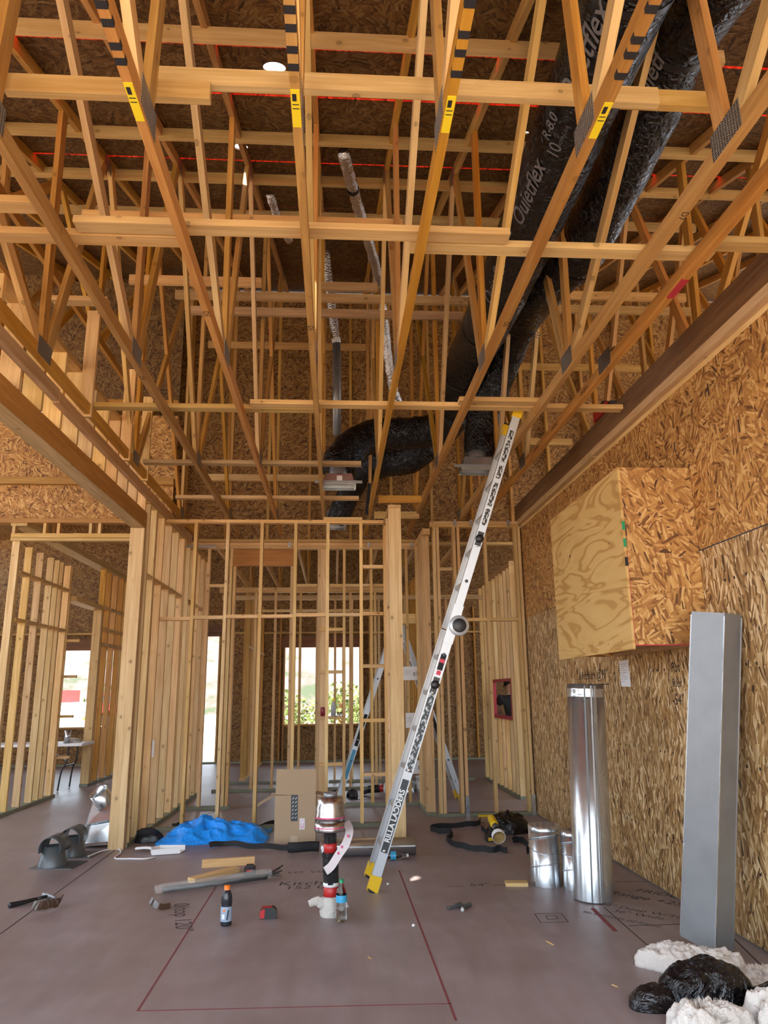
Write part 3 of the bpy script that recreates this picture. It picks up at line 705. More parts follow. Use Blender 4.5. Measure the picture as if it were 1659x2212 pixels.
beam('brace_board', None, PALE, (1.0, 5.60, ZC), (1.70, 5.60, ZC), W4, T2, label='short bracing board stub just under the ladder-top brace', cat='board', group='lateral bracing boards')
brace('thin bracing board over the metal register box left of centre', (310, 1012), (780, 1014), 7.35, False, GREYW, zc=ZC)
brace('thin bracing board just above the front stud wall', (380, 1084), (775, 1086), 8.75, False, zc=ZC)
brace('bracing board nailed on the webs at upper left, ending past the striped chord', (15, 180), (455, 205), 2.70)
brace('knotty bracing board nailed on the webs across the upper middle', (335, 165), (1420, 215), 2.76)
brace('bracing board behind the webs starting right of the left striped chord, mid height', (178, 465), (870, 490), 4.86)
brace('short bracing board high on the webs right of the black ducts', (1340, 210), (1560, 225), 2.85)
brace('bracing board high under the roof deck, nearest the camera', (-40, 70), (1560, 112), 3.58)
brace('bracing board high under the roof deck, second away from the camera', (-40, 285), (1659, 330), 5.02)
brace('bracing board high under the roof deck, third away from the camera', (-40, 378), (1659, 415), 5.85)
brace('bracing board under the deck near the back wall', (100, 465), (1500, 480), 6.7)
brace('pale bracing board starting left of the metal vent pipe, upper of two', (280, 600), (565, 615), 6.4)
brace('pale bracing board behind the metal vent pipe crossing to the black duct', (378, 648), (1010, 640), 6.9)
brace('dark-edged bracing board right below the pale one at the vent pipe', (410, 676), (1000, 678), 7.0, m=GREYW)
brace('short bracing board right of the vent pipe', (695, 620), (815, 620), 6.85)
brace('bracing board low on the back wall webs, upper', (450, 745), (790, 750), 9.2)
brace('bracing board low on the back wall webs, lower', (450, 1030), (690, 1035), 9.35)
brace('bracing board behind the black ducts, high right', (1150, 640), (1480, 640), 6.95)
brace('bracing board behind the black ducts, just below the high right one', (1150, 668), (1500, 672), 7.2)
brace('bracing board right of the bent duct, low on the back wall', (1090, 793), (1400, 795), 9.1)
brace('bracing board on the back wall behind the ladder top', (1145, 955), (1235, 955), 9.3)
brace('board spanning two chords above the return post, upper', (817, 1080), (920, 1078), 8.55, m=FIRD)
brace('board spanning two chords above the return post, lower', (808, 1112), (905, 1114), 9.1)
# the timber beam on the left
tb = empty('timber_beam', (-2.15, 3.7, 3.25), 'heavy brown timber beam running overhead to the left wall post', 'beam')
box('beam_body', tb, BEAMW, -2.22, -2.08, -.6, 8.09, 3.258, 3.43); box('beam_soffit', tb, GREYW, -2.219, -2.081, -.6, 8.09, 3.25, 3.257)

# ================================================================== DUCTS
GREYP = mat('grey_duct_print', (.16, .16, .17), .5)
def duct(label, pts, r, n=7, jig=.05, name='flex_duct', m=BLACKF, seg=22, bands=()):
    P = smooth_path(pts, n); rr = r if not callable(r) else max(r(0), r(1)); lo = min(p.z for p in P)-rr
    t = empty(name, (P[0].x, P[0].y, lo), label, 'duct')
    tube('jacket', P, r, m, t, seg=seg, jig=jig)
    for f in bands:
        i = int(f*(len(P)-1)); a, b = P[i], P[min(i+1, len(P)-1)]; d = (b-a).normalized()
        tube('tie_band', [a-d*.02, a+d*.02], (r(f) if callable(r) else r)*1.03, BLACK, t, seg=seg, cap=False)
    return t
A0, A1 = V((1.35, 2.2, 4.66)), V((1.35, 6.95, 4.76))
d1 = duct('wide black insulated flex duct printed with R-8.0, running along the trusses', [A0, (1.35, 3.4, 4.66), (1.35, 4.4, 4.64), (1.35, 5.4, 4.66), (1.35, 6.3, 4.72), (1.35, 6.95, 4.78), (1.35, 7.75, 4.62)], .215, jig=.03, bands=(.08, .62, .9))
LN = [(1.35, 2.2, 4.66), (1.35, 5.0, 4.65)]
for s0, ang in ((.26, -.75), (.63, -.8), (.99, -.75)):
    text_on_tube('lettering', 'Quietflex', .15, LN, s0, ang, .219, GREYP, d1, -1, .35, .002)
    text_on_tube('lettering', 'R-8.0', .085, LN, s0+.17, ang-.15, .219, GREYP, d1, -1, 0, .001)
    text_on_tube('lettering', '10', .11, LN, s0+.215, ang+.2, .219, GREYP, d1, -1)
    text_on_tube('lettering', 'ASTM C-518', .028, LN, s0+.17, ang+.28, .219, GREYP, d1, -1)
d2p = [(1.86, 2.4, 4.72), (1.86, 3.2, 4.93), (1.86, 3.7, 4.84), (1.86, 4.3, 4.78), (1.84, 4.9, 4.72), pX(1185, 610, 1.76), pY(1125, 690, 6.4), pY(1085, 780, 7.0), pY(1053, 870, 7.3), pY(1043, 930, 7.35), pY(1041, 985, 7.32)]
d2 = duct('second black flex duct, right of the wide one, bending down to a square register box', d2p, .19, jig=.08, bands=(.1, .42, .6))
LN = [(1.86, 3.2, 4.93), (1.86, 4.9, 4.74)]
for s0 in (.05, .62, 1.15):
    text_on_tube('lettering', 'Quietflex', .13, LN, s0, -.75, .194, GREYP, d2, -1, .35, .002)
    text_on_tube('lettering', 'R-8.0', .07, LN, s0+.28, -.85, .194, GREYP, d2, -1)
    text_on_tube('lettering', '10', .10, LN, s0+.38, -.65, .194, GREYP, d2, -1)
lathe('white_collar', [(.09, 0), (.09, .2), (.085, .2), (.085, 0)], pY(1100, 775, 6.95), WHITE, d2)
dA = duct('shiny black elbow duct bending down over the left register box', [pY(985, 885, 7.78), pY(955, 925, 8.15), pY(890, 936, 8.35), pY(825, 938, 8.35), pY(775, 955, 8.2), pY(742, 985, 8.05), pY(731, 1018, 7.95)], .195, jig=.14, bands=(.42, .55))
text_on_tube('lettering', '6', .09, [pY(915, 938, 8.35), pY(875, 938, 8.35)], .5, -.9, .185, GREYP, dA, 1)
dB = duct('dull black duct hanging lower, running from the bulge to the farthest register box', [pY(930, 955, 8.8), pY(885, 990, 9.0), pY(830, 1000, 9.2), pY(785, 1020, 9.5), pY(752, 1070, 9.8), pY(727, 1128, 9.97)], lambda t: .21-.06*t, jig=.1, bands=(.3,))
dC = duct('flexible bare foil duct hanging from a roof hole', [pY(742, 330, 5.12), pY(760, 400, 5.6), pY(780, 470, 6.1), pY(815, 590, 7.0), pY(830, 700, 7.6), pY(845, 820, 8.0), pY(860, 868, 8.2)], lambda t: .052+.004*math.sin(t*380), n=14, jig=.1, name='foil_duct', m=FOIL, seg=12, bands=(.2,))
dD = duct('short length of bare foil duct among the webs, left of the vent pipe', [pY(583, 420, 6.0), pY(600, 470, 6.3), pY(625, 520, 6.7)], lambda t: .04+.004*math.sin(t*150), n=14, name='foil_duct', m=FOIL, seg=12)
vp = empty('vent_pipe', (0, 8.5, 4.3), 'upright galvanized vent pipe with foil wrapped joint behind the trusses', 'pipe')
tube('pipe', [pY(727, 735, 8.5), pY(728, 940, 8.5)], .052, GALVD, vp); tube('foil_sleeve', smooth_path([pY(697, 480, 8.3), pY(708, 590, 8.42), pY(727, 742, 8.5)]), .058, FOIL, vp, jig=.1)
def boot(label, x, y, w=.36, d=.2, h=.13, z=3.70):
    t = empty('register_box', (x, y, z), label, 'register box', 'sheet metal register boxes')
    a, b = w/2, d/2
    mesh('hood', [(x-a, y-b, z), (x+a, y-b, z), (x+a, y+b, z), (x-a, y+b, z), (x-a*.8, y-b*.85, z+h), (x+a*.8, y-b*.85, z+h), (x+a*.8, y+b*.85, z+h), (x-a*.8, y+b*.85, z+h)],
         [(0, 1, 5, 4), (1, 2, 6, 5), (2, 3, 7, 6), (3, 0, 4, 7), (4, 5, 6, 7)], GALV, t)
    lathe('collar', [(.10, 0), (.10, .09), (.097, .09), (.097, 0)], (x, y, z+h), GALVD, t)
    for s in (-1, 1):
        box('flange', t, GALV, x+s*a-.004, x+s*a+.012, y-b, y+b, z-.01, z+.05); box('flange', t, GALV, x-a, x+a, y+s*b-.002, y+s*b+.002, z-.015, z+.012)
    box('hanger_bar', t, GALVD, x-a-.08, x+a+.08, y-b-.012, y-b-.004, z+.01, z+.04)
    return t
bt = boot('galvanized register box with paper sticker under the black elbow duct', .03, 7.91)
box('sticker', bt, PAPER, .01, .07, 7.81, 7.8125, 3.735, 3.80)
boot('galvanized register box hanging under the ducts next to the ladder', 1.47, 7.28)
boot('galvanized register box farthest back, just above the front stud wall', -.02, 9.98, .3)

# ================================================================== HOOD CHASE
hc = empty('hood_chase', (2.2, 5.6, 1.76), 'boxed hood chase of plywood and strand board built on the sheathed wall', 'box')
box('plywood_panel', hc, PLY, 1.955, 1.973, 4.815, 6.46, 1.735, 2.985)
beam('strand_panel', hc, OSBG, (2.2255, 4.824, 1.76), (2.2255, 4.824, 2.985), .504, .016, (0, -1, 0))
beam('strand_panel', hc, OSBG, (2.2255, 6.45, 1.76), (2.2255, 6.45, 2.985), .504, .016, (0, 1, 0))
box('top_panel', hc, OSBG, 1.974, 2.477, 4.834, 6.44, 2.97, 2.984)
box('bottom_cleat', hc, GREYW, 1.975, 2.478, 4.834, 4.872, 1.762, 1.85); box('bottom_cleat', hc, GREYW, 2.44, 2.478, 4.875, 6.44, 1.762, 1.85); box('bottom_cleat', hc, PALE, 1.975, 2.012, 4.875, 6.44, 1.762, 1.85)
box('inner_panel', hc, GREYW, 2.013, 2.438, 4.875, 6.44, 1.83, 1.842)
box('red_edge', hc, RED, 1.974, 2.477, 4.814, 4.8155, 1.758, 1.765); box('red_edge', hc, RED, 1.9735, 1.976, 4.8135, 4.8155, 1.76, 2.4)
for z, m_ in ((2.42, GREENL), (2.54, GREENL), (2.29, INK)): box('tape_mark', hc, m_, 1.954, 1.974, 4.8125, 4.8148, z, z+.06)
for y in (5.0, 5.25, 5.5, 5.8, 6.1): box('screw', hc, GALV, 1.9535, 1.9552, y-.006, y+.006, 1.79, 1.802)
ps = empty('paper_sheet', (2.477, 6.33, 1.5), 'printed white sheet stapled on the sheathed wall below the hood chase', 'paper')
mesh('sheet', [(2.4785, 6.44, 1.72), (2.4785, 6.235, 1.725), (2.4785, 6.22, 1.50), (2.474, 6.42, 1.505), (2.4776, 6.44, 1.72), (2.4776, 6.235, 1.725), (2.4776, 6.22, 1.50), (2.473, 6.42, 1.505)],
     [(0, 1, 2, 3), (7, 6, 5, 4), (0, 4, 5, 1), (1, 5, 6, 2), (2, 6, 7, 3), (3, 7, 4, 0)], PAPER, ps)
for k in range(9): box('print_line', ps, GREYINK, 2.4735, 2.4742, 6.27 if k % 3 else 6.33, 6.41, 1.545+.018*k, 1.549+.018*k)
rt = empty('red_tool', pX(1305, 945, 2.54), 'red and black power tool left on the rim board, right of the ladder top', 'tool')
c = pX(1310, 943, 2.53); box('body', rt, REDP, c.x-.05, c.x+.05, c.y-.16, c.y+.16, 3.985, 4.07); box('grip', rt, BLACK, c.x-.03, c.x+.03, c.y-.06, c.y+.02, 4.072, 4.12); box('nose', rt, BLACK, c.x-.03, c.x+.03, c.y-.24, c.y-.165, 4.0, 4.05)

# ================================================================== LADDERS
def ladder_leg(t, B, T, dy, nr, feet=True, hinge=None, decals=False, s=1., top=True):
    """two rails from B to T; the second rail stands dy further back"""
    B, T = V(B), V(T); u = (T-B).normalized(); L = (T-B).length; nrm = u.cross(V((0, -1, 0))).normalized()
    for k in (0, 1):
        o = V((0, dy*k, 0)); q = 1 if k == 0 else -1
        h = hinge or 1.
        beam('rail', t, ALU, B+o+u*.06, B+o+u*L*h*.995, .072*s, .022, (0, 1, 0))
        for e in (-1, 1): beam('rail_flange', t, ALUD if e < 0 else ALU, B+o+u*.10+nrm*(.034*e*s)+V((0, .018*q, 0)), B+o+u*L*h*.99+nrm*(.034*e*s)+V((0, .018*q, 0)), .006, .034, (0, 1, 0))
        if hinge:
            beam('rail', t, ALU, B+o+u*L*h, T+o-u*.03, .066*s, .022, (0, 1, 0))
            for e in (-1, 1): beam('rail_flange', t, ALUD if e < 0 else ALU, B+o+u*L*h+nrm*(.031*e*s)+V((0, .018*q, 0)), T+o-u*.04+nrm*(.031*e*s)+V((0, .018*q, 0)), .006, .034, (0, 1, 0))
        if feet:
            f = beam('foot', t, YEL, B+o+u*.012, B+o+u*.125, .088*s, .05, (0, 1, 0)); beam('foot_pad', f, BLACK, B+o-u*.012+V((0, 0, .014)), B+o+u*.02, .082*s, .052, (0, 1, 0))
        if hinge and top: beam('end_cap', t, YEL, T+o-u*.08, T+o+u*.02, .08*s, .046, (0, 1, 0)); beam('cap_pad', t, BLACK, T+o+u*.022, T+o+u*.035, .07*s, .044, (0, 1, 0))
    n = int(L/.29)
    for i in range(1, n):
        if hinge and abs(i/n-hinge) < .03: continue
        p = B+u*(L*i/n); tube('rung', [p+V((0, .014, 0)), p+V((0, dy-.014, 0))], .021, ALUD, t, seg=10)
        lathe('rung_rivet', [(.014, 0), (.014, .003), (0.001, .003)], p+V((0, -.0115, 0)), ALUD if i % 2 else DGREY, t, 10, (0, -1, 0))
    return u, nrm, L
B, T = V((.285, 6.14, .0)), V((1.565, 5.87, 3.83))
lad = empty('ladder', B, 'long white extension ladder with yellow feet leaning across the room', 'ladder')
u, nr, L = ladder_leg(lad, B, T, .46, 12, hinge=.525)
for sgn in (0,):
    hp = B+u*(L*.525)
    for k in (0,):
        q = V((0, k, 0)); d = -1 if k == 0 else 1
        hg = lathe('hinge', [(.082, 0), (.082, .03), (.078, .036), (.001, .036)], hp+nr*(.045)+q+V((0, d*.006, 0)), ALU, lad, 28, (0, d, 0))
        lathe('hinge_cap', [(.056, .0), (.056, .012), (.05, .016), (.001, .016)], hp+nr*(.045)+q+V((0, d*.042, 0)), BLACK, hg, 24, (0, d, 0))
    beam('hinge_plate', lad, ALU, hp-u*.16+V((0, -.012, 0)), hp+u*.16+V((0, -.012, 0)), .08, .012, (0, 1, 0))
up_ = -nr
def decal(p0, p1, w, m_, name='decal', off=.0125): return beam(name, lad, m_, p0+V((0, -off, 0)), p1+V((0, -off, 0)), w, .0012, (0, 1, 0))
dk_ = mat('worn_black_decal', (.045, .055, .06), .6)
d_ = decal(B+u*.30, B+u*.86, .052, dk_); text('lettering', 'RILLA LADDERS', .058, B+u*.58+V((0, -.0133, 0)), u, up_, mat('decal_white', (.8, .84, .86), .6), d_, off=.001, bold=.0016)
def worn(name, dark, light, sc, th):
    m_ = mat(name, dark, .6); t_ = NT(m_); c_ = t_.coord(False)
    n_ = t_.n('TexNoise', {'Vector': t_.vm('MULTIPLY', c_, (1, 1.6, 1)), 'Scale': sc, 'Detail': 3, 'Roughness': .6}).outputs[0]
    t_.l(t_.ramp(n_, [(th, light), (th+.02, dark)]), t_.b.inputs['Base Color']); return m_
decal(B+u*.92, B+u*1.56, .050, worn('worn_sticker', (.05, .065, .07), (.50, .54, .57), 26, .46))
for a_, b_ in ((2.98, 3.12), (3.15, 3.36), (3.40, 3.52), (3.55, 3.72), (3.76, 3.84)):
    decal(B+u*a_, B+u*b_, .036, worn('worn_letters', (.012, .012, .012), (.50, .53, .55), 38, .47))
decal(B+u*1.74, B+u*1.87, .045, INK); decal(B+u*1.80, B+u*1.83, .040, mat('red_print', (.6, .05, .09), .6), off=.0132)
decal(B+u*1.70, B+u*1.735, .035, mat('red_print', (.6, .05, .09), .6))
for s_ in (1.62, 2.86):
    kb = lathe('lock_knob', [(.036, 0), (.036, .02), (.026, .034), (.001, .034)], B+u*s_+V((0, -.012, 0)), BLACK, lad, 8, (0, -1, 0))
    beam('lock_strap', kb, BLACK, B+u*(s_-.06)+V((0, -.014, 0)), B+u*(s_+.06)+V((0, -.014, 0)), .05, .008, (0, 1, 0))
al = empty('step_ladder', (.9, 10.9, 0), 'white folding ladder standing open behind the stud walls', 'ladder')
ap = V((.90, 10.84, 2.50))
ladder_leg(al, V((.03, 10.72, 0)), ap, .42, 8); ladder_leg(al, V((1.76, 10.68, 0)), ap+V((.04, 0, 0)), .42, 8)
lathe('hinge', [(.07, 0), (.07, .03), (.001, .03)], ap+V((0.02, -.02, -.02)), ALU, al, 20, (0, -1, 0))
u2 = (ap-V((.03, 10.72, 0))).normalized()
for a, b in ((.35, .75), (.8, 1.25)): beam('decal', al, INK if a > .5 else BLUEL, V((.03, 10.72, 0))+u2*a+V((0, -.014, 0)), V((.03, 10.72, 0))+u2*b+V((0, -.014, 0)), .05, .001, (0, 1, 0))
u3 = (ap-V((1.76, 10.68, 0))).normalized(); beam('decal', al, INK, V((1.76, 10.68, 0))+u3*.8+V((0, -.014, 0)), V((1.76, 10.68, 0))+u3*1.25+V((0, -.014, 0)), .05, .001, (0, 1, 0))

# ================================================================== SHEET METAL BY THE WALL
td = empty('round_duct', (1.885, 5.76, 0), 'tall shiny round duct pipe standing by the sheathed wall', 'duct')
b0, t0 = V((1.885, 5.78, .002)), V((1.955, 5.82, 1.52)); ax = (t0-b0).normalized()
ring_tube('pipe', b0, t0, .142, GALV, td, 48)
ring_tube('inner_sheet', b0+V((0, 0, .004)), t0-ax*.02, .130, GALVD, td, 40)
lathe('crimp_ring', [(.1425, 0), (.145, .008), (.1425, .016), (.1425, .05), (.145, .058), (.1425, .066)], t0-ax*.10, GALV, td, 48, ax)
for k, a in enumerate((-1.95, -1.62, -1.48, -1.38)):
    d = V((math.cos(a), math.sin(a), 0))*.1435; beam('seam', td, GALV if k else DGREY, b0+d+ax*.005, t0+d-ax*.01, .012, .004, d)
rd = empty('rectangular_duct', (2.15, 4.62, 0), 'long flat grey rectangular duct leaning on the sheathed wall', 'duct')
P0, P1 = V((2.165, 4.64, .01)), V((2.345, 4.43, 1.93)); ax = (P1-P0).normalized()
ex = V((.42, -.9, 0)); ex = (ex-ax*ex.dot(ax)).normalized(); ey = ax.cross(ex)
def rect_duct(par, p0, p1, ex, ey, a, b):
    for e, w, s in ((ey, a, b), (-ey, a, b), (ex, b, a), (-ex, b, a)):
        beam('side_sheet', par, GALVD, p0+e*(s/2), p1+e*(s/2), w, .003, e)
    for sx in (-1, 1):
        for sy in (-1, 1): beam('corner_seam', par, GALV, p0+ex*(sx*a/2)+ey*(sy*b/2)+ax*.01, p1+ex*(sx*a/2)+ey*(sy*b/2)-ax*.02, .008, .008, ex)
rect_duct(rd, P0+V((0, 0, .03)), P1, ex, ey, .235, .155)
for f in (.18, .36, .52, .68, .82): beam('crease', rd, GALVD, P0+(P1-P0)*f-ex*.114+ey*.0795, P0+(P1-P0)*(f+.004)+ex*.114+ey*.0795, .004, .003, ey); beam('crease', rd, GALVD, P0+(P1-P0)*f-ex*.114-ey*.0795, P0+(P1-P0)*(f-.01)+ex*.114-ey*.0795, .005, .003, ey)
def elbow(label, x, y, r, h, lean=(0, 0, 1)):
    t = empty('duct_elbow', (x, y, 0), label, 'duct', 'short galvanized duct pieces')
    ring_tube('pipe', (x, y, .001), (x+lean[0]*h, y+lean[1]*h, h), r, GALV, t, 40)
    for z, tl in ((.14*h/.43, .22), (.26*h/.43, -.25), (.34*h/.43, .25)):
        vs = []; pts = [V((x+(r+.002)*math.cos(a), y+(r+.002)*math.sin(a), z+tl*r*math.cos(a+1.2))) for a in [2*math.pi*k/40 for k in range(41)]]
        tube('bead', pts, .005, GALV, t, seg=6, cap=False)
    ring_tube('crimped_end', (x, y, h-.035), (x, y, h+.002), r+.002, GALV, t, 40)
elbow('short wide galvanized elbow duct, left of the tall round pipe', 1.665, 6.22, .122, .44)
elbow('short narrow galvanized elbow duct tucked behind the tall round pipe', 1.838, 6.08, .078, .42)
hd = empty('duct_pipe', (.31, 7.44, 0), 'straight galvanized pipe lying on the floor behind the ladder foot', 'duct')
ring_tube('pipe', (-.12, 7.45, .077), (.76, 7.44, .077), .076, GALV, hd, 36); beam('seam', hd, GALV, (-.11, 7.375, .09), (.75, 7.365, .09), .01, .004, (0, -1, 0))
box('sticker', hd, PAPER, -.115, -.05, 7.367, 7.372, .05, .10)
# transition boot and roof jacks on the left
tr = empty('transition_boot', (-2.4, 8.3, 0), 'shiny sheet metal transition with round collar leaning beside the left wall post', 'duct')
X0, X1 = -2.53, -2.235
mesh('hopper', [(X0-.02, 8.12, .02), (X1, 8.12, .035), (X1, 8.20, .26), (X0+.03, 8.20, .21), (X0+.03, 8.42, .02), (X1, 8.42, .02), (X1, 8.34, .50), (X0+.03, 8.34, .40)],
     [(3, 2, 6, 7), (0, 4, 7, 3), (1, 2, 6, 5), (4, 5, 6, 7), (0, 1, 5, 4)], GALV, tr)
mesh('mouth_pan', [(X0-.02, 8.121, .02), (X1, 8.121, .035), (X1, 8.198, .255), (X0+.03, 8.198, .205), (X0+.02, 8.20, .03), (X1-.03, 8.20, .045), (X1-.03, 8.25, .22), (X0+.05, 8.25, .19)],
     [(0, 1, 5, 4), (1, 2, 6, 5), (2, 3, 7, 6), (3, 0, 4, 7), (4, 5, 6, 7)], GALV, tr)
tube('rim', [(X0-.02, 8.12, .02), (X1, 8.12, .035), (X1, 8.20, .26), (X0+.03, 8.20, .21), (X0-.02, 8.12, .02)], .006, GALVD, tr, seg=8, smooth=False)
ring_tube('collar', (-2.36, 8.29, .40), (-2.42, 8.22, .52), .095, GALV, tr, 32)
def roof_jack(label, x, y):
    t = empty('roof_jack', (x, y, 0), label, 'roof vent', 'roof vents on the floor at left')
    prism('base_flange', [(x-.16, y-.12, .0), (x+.22, y-.16, .0), (x+.26, y+.16, .0), (x-.14, y+.18, .0)], (0, 0, .006), DGREY, t)
    lathe('cone', [(.125, .006), (.12, .03), (.085, .17), (.082, .17), (.11, .03)], (x, y, 0), DGREY, t, 28)
    hv, hf = [], []; n = 18
    for k in range(n+1):
        a = math.radians(-20)+math.radians(220)*k/n
        for r in (.098, .092):
            for s in (-.12, .14): hv.append((x+math.cos(a)*r, y+s, .155+math.sin(a)*r*1.05))
    for k in range(n):
        b = 4*k; hf += [(b, b+1, b+5, b+4), (b+2, b+6, b+7, b+3), (b, b+4, b+6, b+2), (b+1, b+3, b+7, b+5)]
    mesh('hood', hv, hf, DGREY, t, True)
roof_jack('dark grey roof vent with curved hood, the nearer of the pair', -2.52, 7.36); roof_jack('dark grey roof vent with curved hood, the farther of the pair', -2.50, 7.80)

# ================================================================== FLOOR CLUTTER
cb = empty('cardboard_box', (-.4, 8.3, 0), 'open brown cardboard box with black tape strip and shipping label', 'box')
bx0, bx1, by0, by1, bh = -.61, -.19, 8.12, 8.42, .46
for a in ((bx0, bx1, by0, by0+.006), (bx0, bx1, by1-.006, by1), (bx0, bx0+.006, by0+.007, by1-.007), (bx1-.006, bx1, by0+.007, by1-.007)): box('side', cb, CARD, *a, .004, bh)
box('bottom', cb, CARD, bx0, bx1, by0, by1, 0, .004)
beam('flap', cb, CARD, (bx0+.21, by0+.004, bh+.002), (bx0+.215, by0+.03, bh+.25), bx1-bx0-.01, .005, (0, -1, 0))
beam('flap', cb, CARD, (bx0, by0+.15, bh), (bx0-.18, by0+.15, bh-.10), .28, .005, (0, 0, 1)); beam('flap', cb, CARD, (bx1, by0+.15, bh), (bx1+.19, by0+.15, bh-.03), .28, .005, (0, 0, 1))
tp = box('tape_strip', cb, mat('tape_black', (.02, .03, .035), .35), bx0+.165, bx0+.235, by0-.0015, by0-.0005, .21, bh)
for k in range(6):
    z = .235+.037*k
    for dx in (.178, .208): beam('tape_arrow', tp, PAPER, (bx0+dx, by0-.002, z), (bx0+dx+.016, by0-.002, z+.016), .005, .0006, (0, 1, 0))
lb = box('shipping_label', cb, PAPER, bx0+.255, bx0+.308, by0-.0015, by0-.0005, .13, .235)
PINK = mat('pink_print', (.75, .12, .3), .6)
for a, b, c_, d in ((.266, .271, .145, .19), (.292, .297, .145, .19), (.266, .297, .145, .152), (.27, .295, .215, .219)): box('label_print', lb, PINK, bx0+a, bx0+b, by0-.0025, by0-.0017, c_, d)
box('tape_patch', cb, CARDD, bx0+.165, bx0+.235, by0-.0015, by0-.0005, .004, .07)
# blue plastic sheet and bags
def sheet(name, label, cat, x0, x1, y0, y1, h, m_, seed, nx=60, ny=36, sharp=1.):
    vs, fs = [], []
    for i in range(nx+1):
        for j in range(ny+1):
            u_, v_ = i/nx, j/ny
            e = (1-abs(2*u_-1)**3)*(1-abs(2*v_-1)**2.2)
            ex_ = .10*noise.noise(V((v_*3, seed, u_*2))); ey_ = .14*noise.noise(V((u_*4, seed+3, v_)))
            x = x0+(x1-x0)*(u_+ex_*.5); y = y0+(y1-y0)*(v_+ey_)
            n1 = 1-2*abs(noise.noise(V((x*2.6+seed, y*2.2, seed)))); n2 = 1-2*abs(noise.noise(V((x*6+y*4, y*6-x*2, seed+8))))
            n3 = 1-2*abs(noise.noise(V((x*11-y*5, y*9+x*4, seed+2)))); z = h*e*(.42+.26*n1+.28*n2*sharp+.07*n3)+.012+.02*max(0, n2)
            vs.append((x, y, max(.003, z)))
    for i in range(nx):
        for j in range(ny): a = i*(ny+1)+j; fs.append((a, a+ny+1, a+ny+2, a+1))
    n = len(vs); vs2 = vs+[(x, y, .001) for x, y, z in vs]
    per = [j for j in range(ny+1)]+[i*(ny+1)+ny for i in range(1, nx+1)]+[nx*(ny+1)+j for j in range(ny-1, -1, -1)]+[i*(ny+1) for i in range(nx-1, 0, -1)]
    for a, b in zip(per, per[1:]+per[:1]): fs.append((a, b, n+b, n+a))
    fs.append(tuple(n+a for a in reversed(per)))
    return mesh(name, vs2, fs, m_, None, True, label=label, cat=cat)
sheet('plastic_sheet', 'crumpled bright blue plastic sheet heaped at the foot of the studs', 'plastic sheet', -1.80, -.70, 8.14, 8.82, .21, BLUEF, 2.3, 90, 54)
def tool_bag(name, label, cat, c, sx, sy, h, seed):
    t = empty(name, c, label, cat); blob('pouch', c, sx, sy, h, BLACKB if 'film' in label else BLACK, t, seed=seed, amp=.3, freq=6)
    return t
tb1 = tool_bag('tool_belt', 'black padded tool belt lying left of the blue sheet', 'tool belt', (-1.93, 8.42, 0), .30, .22, .13, 4.)
ribbon('belt', smooth_path([(-2.03, 8.36, .06), (-2.02, 8.30, .1), (-1.93, 8.28, .12), (-1.84, 8.33, .1), (-1.82, 8.42, .06), (-1.84, 8.50, .05)]), .05, (0, 0, 1), WEB, tb1)
def strap(label, pts, w=.05, wdir=(0, 0, 1), z=.028, n=6, loop=None):
    P = smooth_path([(FP(a, b).x, FP(a, b).y, z) for a, b in pts], n)
    P = [p+V((0, 0, .006*math.sin(i*.9))) for i, p in enumerate(P)]
    t = empty('strap', (P[0].x, P[0].y, 0), label, 'strap', 'black webbing straps')
    ribbon('webbing', P, w, wdir, WEB, t)
    if loop:
        c = FP(*loop); ribbon('loop', [c+V((.10*math.cos(a), .05*math.sin(a)*.6, .03+.02*math.sin(a))) for a in [2*math.pi*k/20 for k in range(21)]], .05, (0, 0, 1), WEB, t)
    return t
strap('black strap with a loop running from the blue sheet to behind the box', [(372, 1790), (400, 1792), (440, 1795), (500, 1792), (540, 1793)], loop=(400, 1790))
strap('black strap curling up beside the cardboard box', [(520, 1800), (560, 1792), (592, 1780)], .045)
sb = strap('flat black strap ending in a padded handle in front of the box', [(452, 1832), (490, 1828), (540, 1833), (600, 1836), (640, 1838)], .05, (0, .5, 1))
c = FP(655, 1842); tube('padded_handle', smooth_path([(c.x-.14, c.y, .05), (c.x-.05, c.y-.03, .055), (c.x+.07, c.y, .055), (c.x+.15, c.y+.01, .05)]), .038, WEB, sb, seg=12, sq=(1.2, .8))
strap('long black strap snaking over the floor right of the ladder', [(1038, 1776), (1030, 1784), (985, 1788), (932, 1793), (945, 1800), (972, 1802), (978, 1810), (965, 1818), (985, 1830), (1020, 1838), (1060, 1842), (1082, 1840), (1096, 1845)], .055)
strap('black strap between the drill and the bag', [(1040, 1795), (1055, 1805), (1075, 1812)], .05)
strap('short black strap end sticking out behind the wide elbow duct', [(1108, 1822), (1125, 1820), (1140, 1830), (1152, 1836), (1138, 1846)], .06)
bg_ = tool_bag('tool_bag', 'black tool pouch film-wrapped slumped against nothing behind the drill', 'bag', (1.86, 8.45, 0), .46, .36, .20, 9.)
bg_['label'] = 'slumped black bag lying behind the yellow drill'
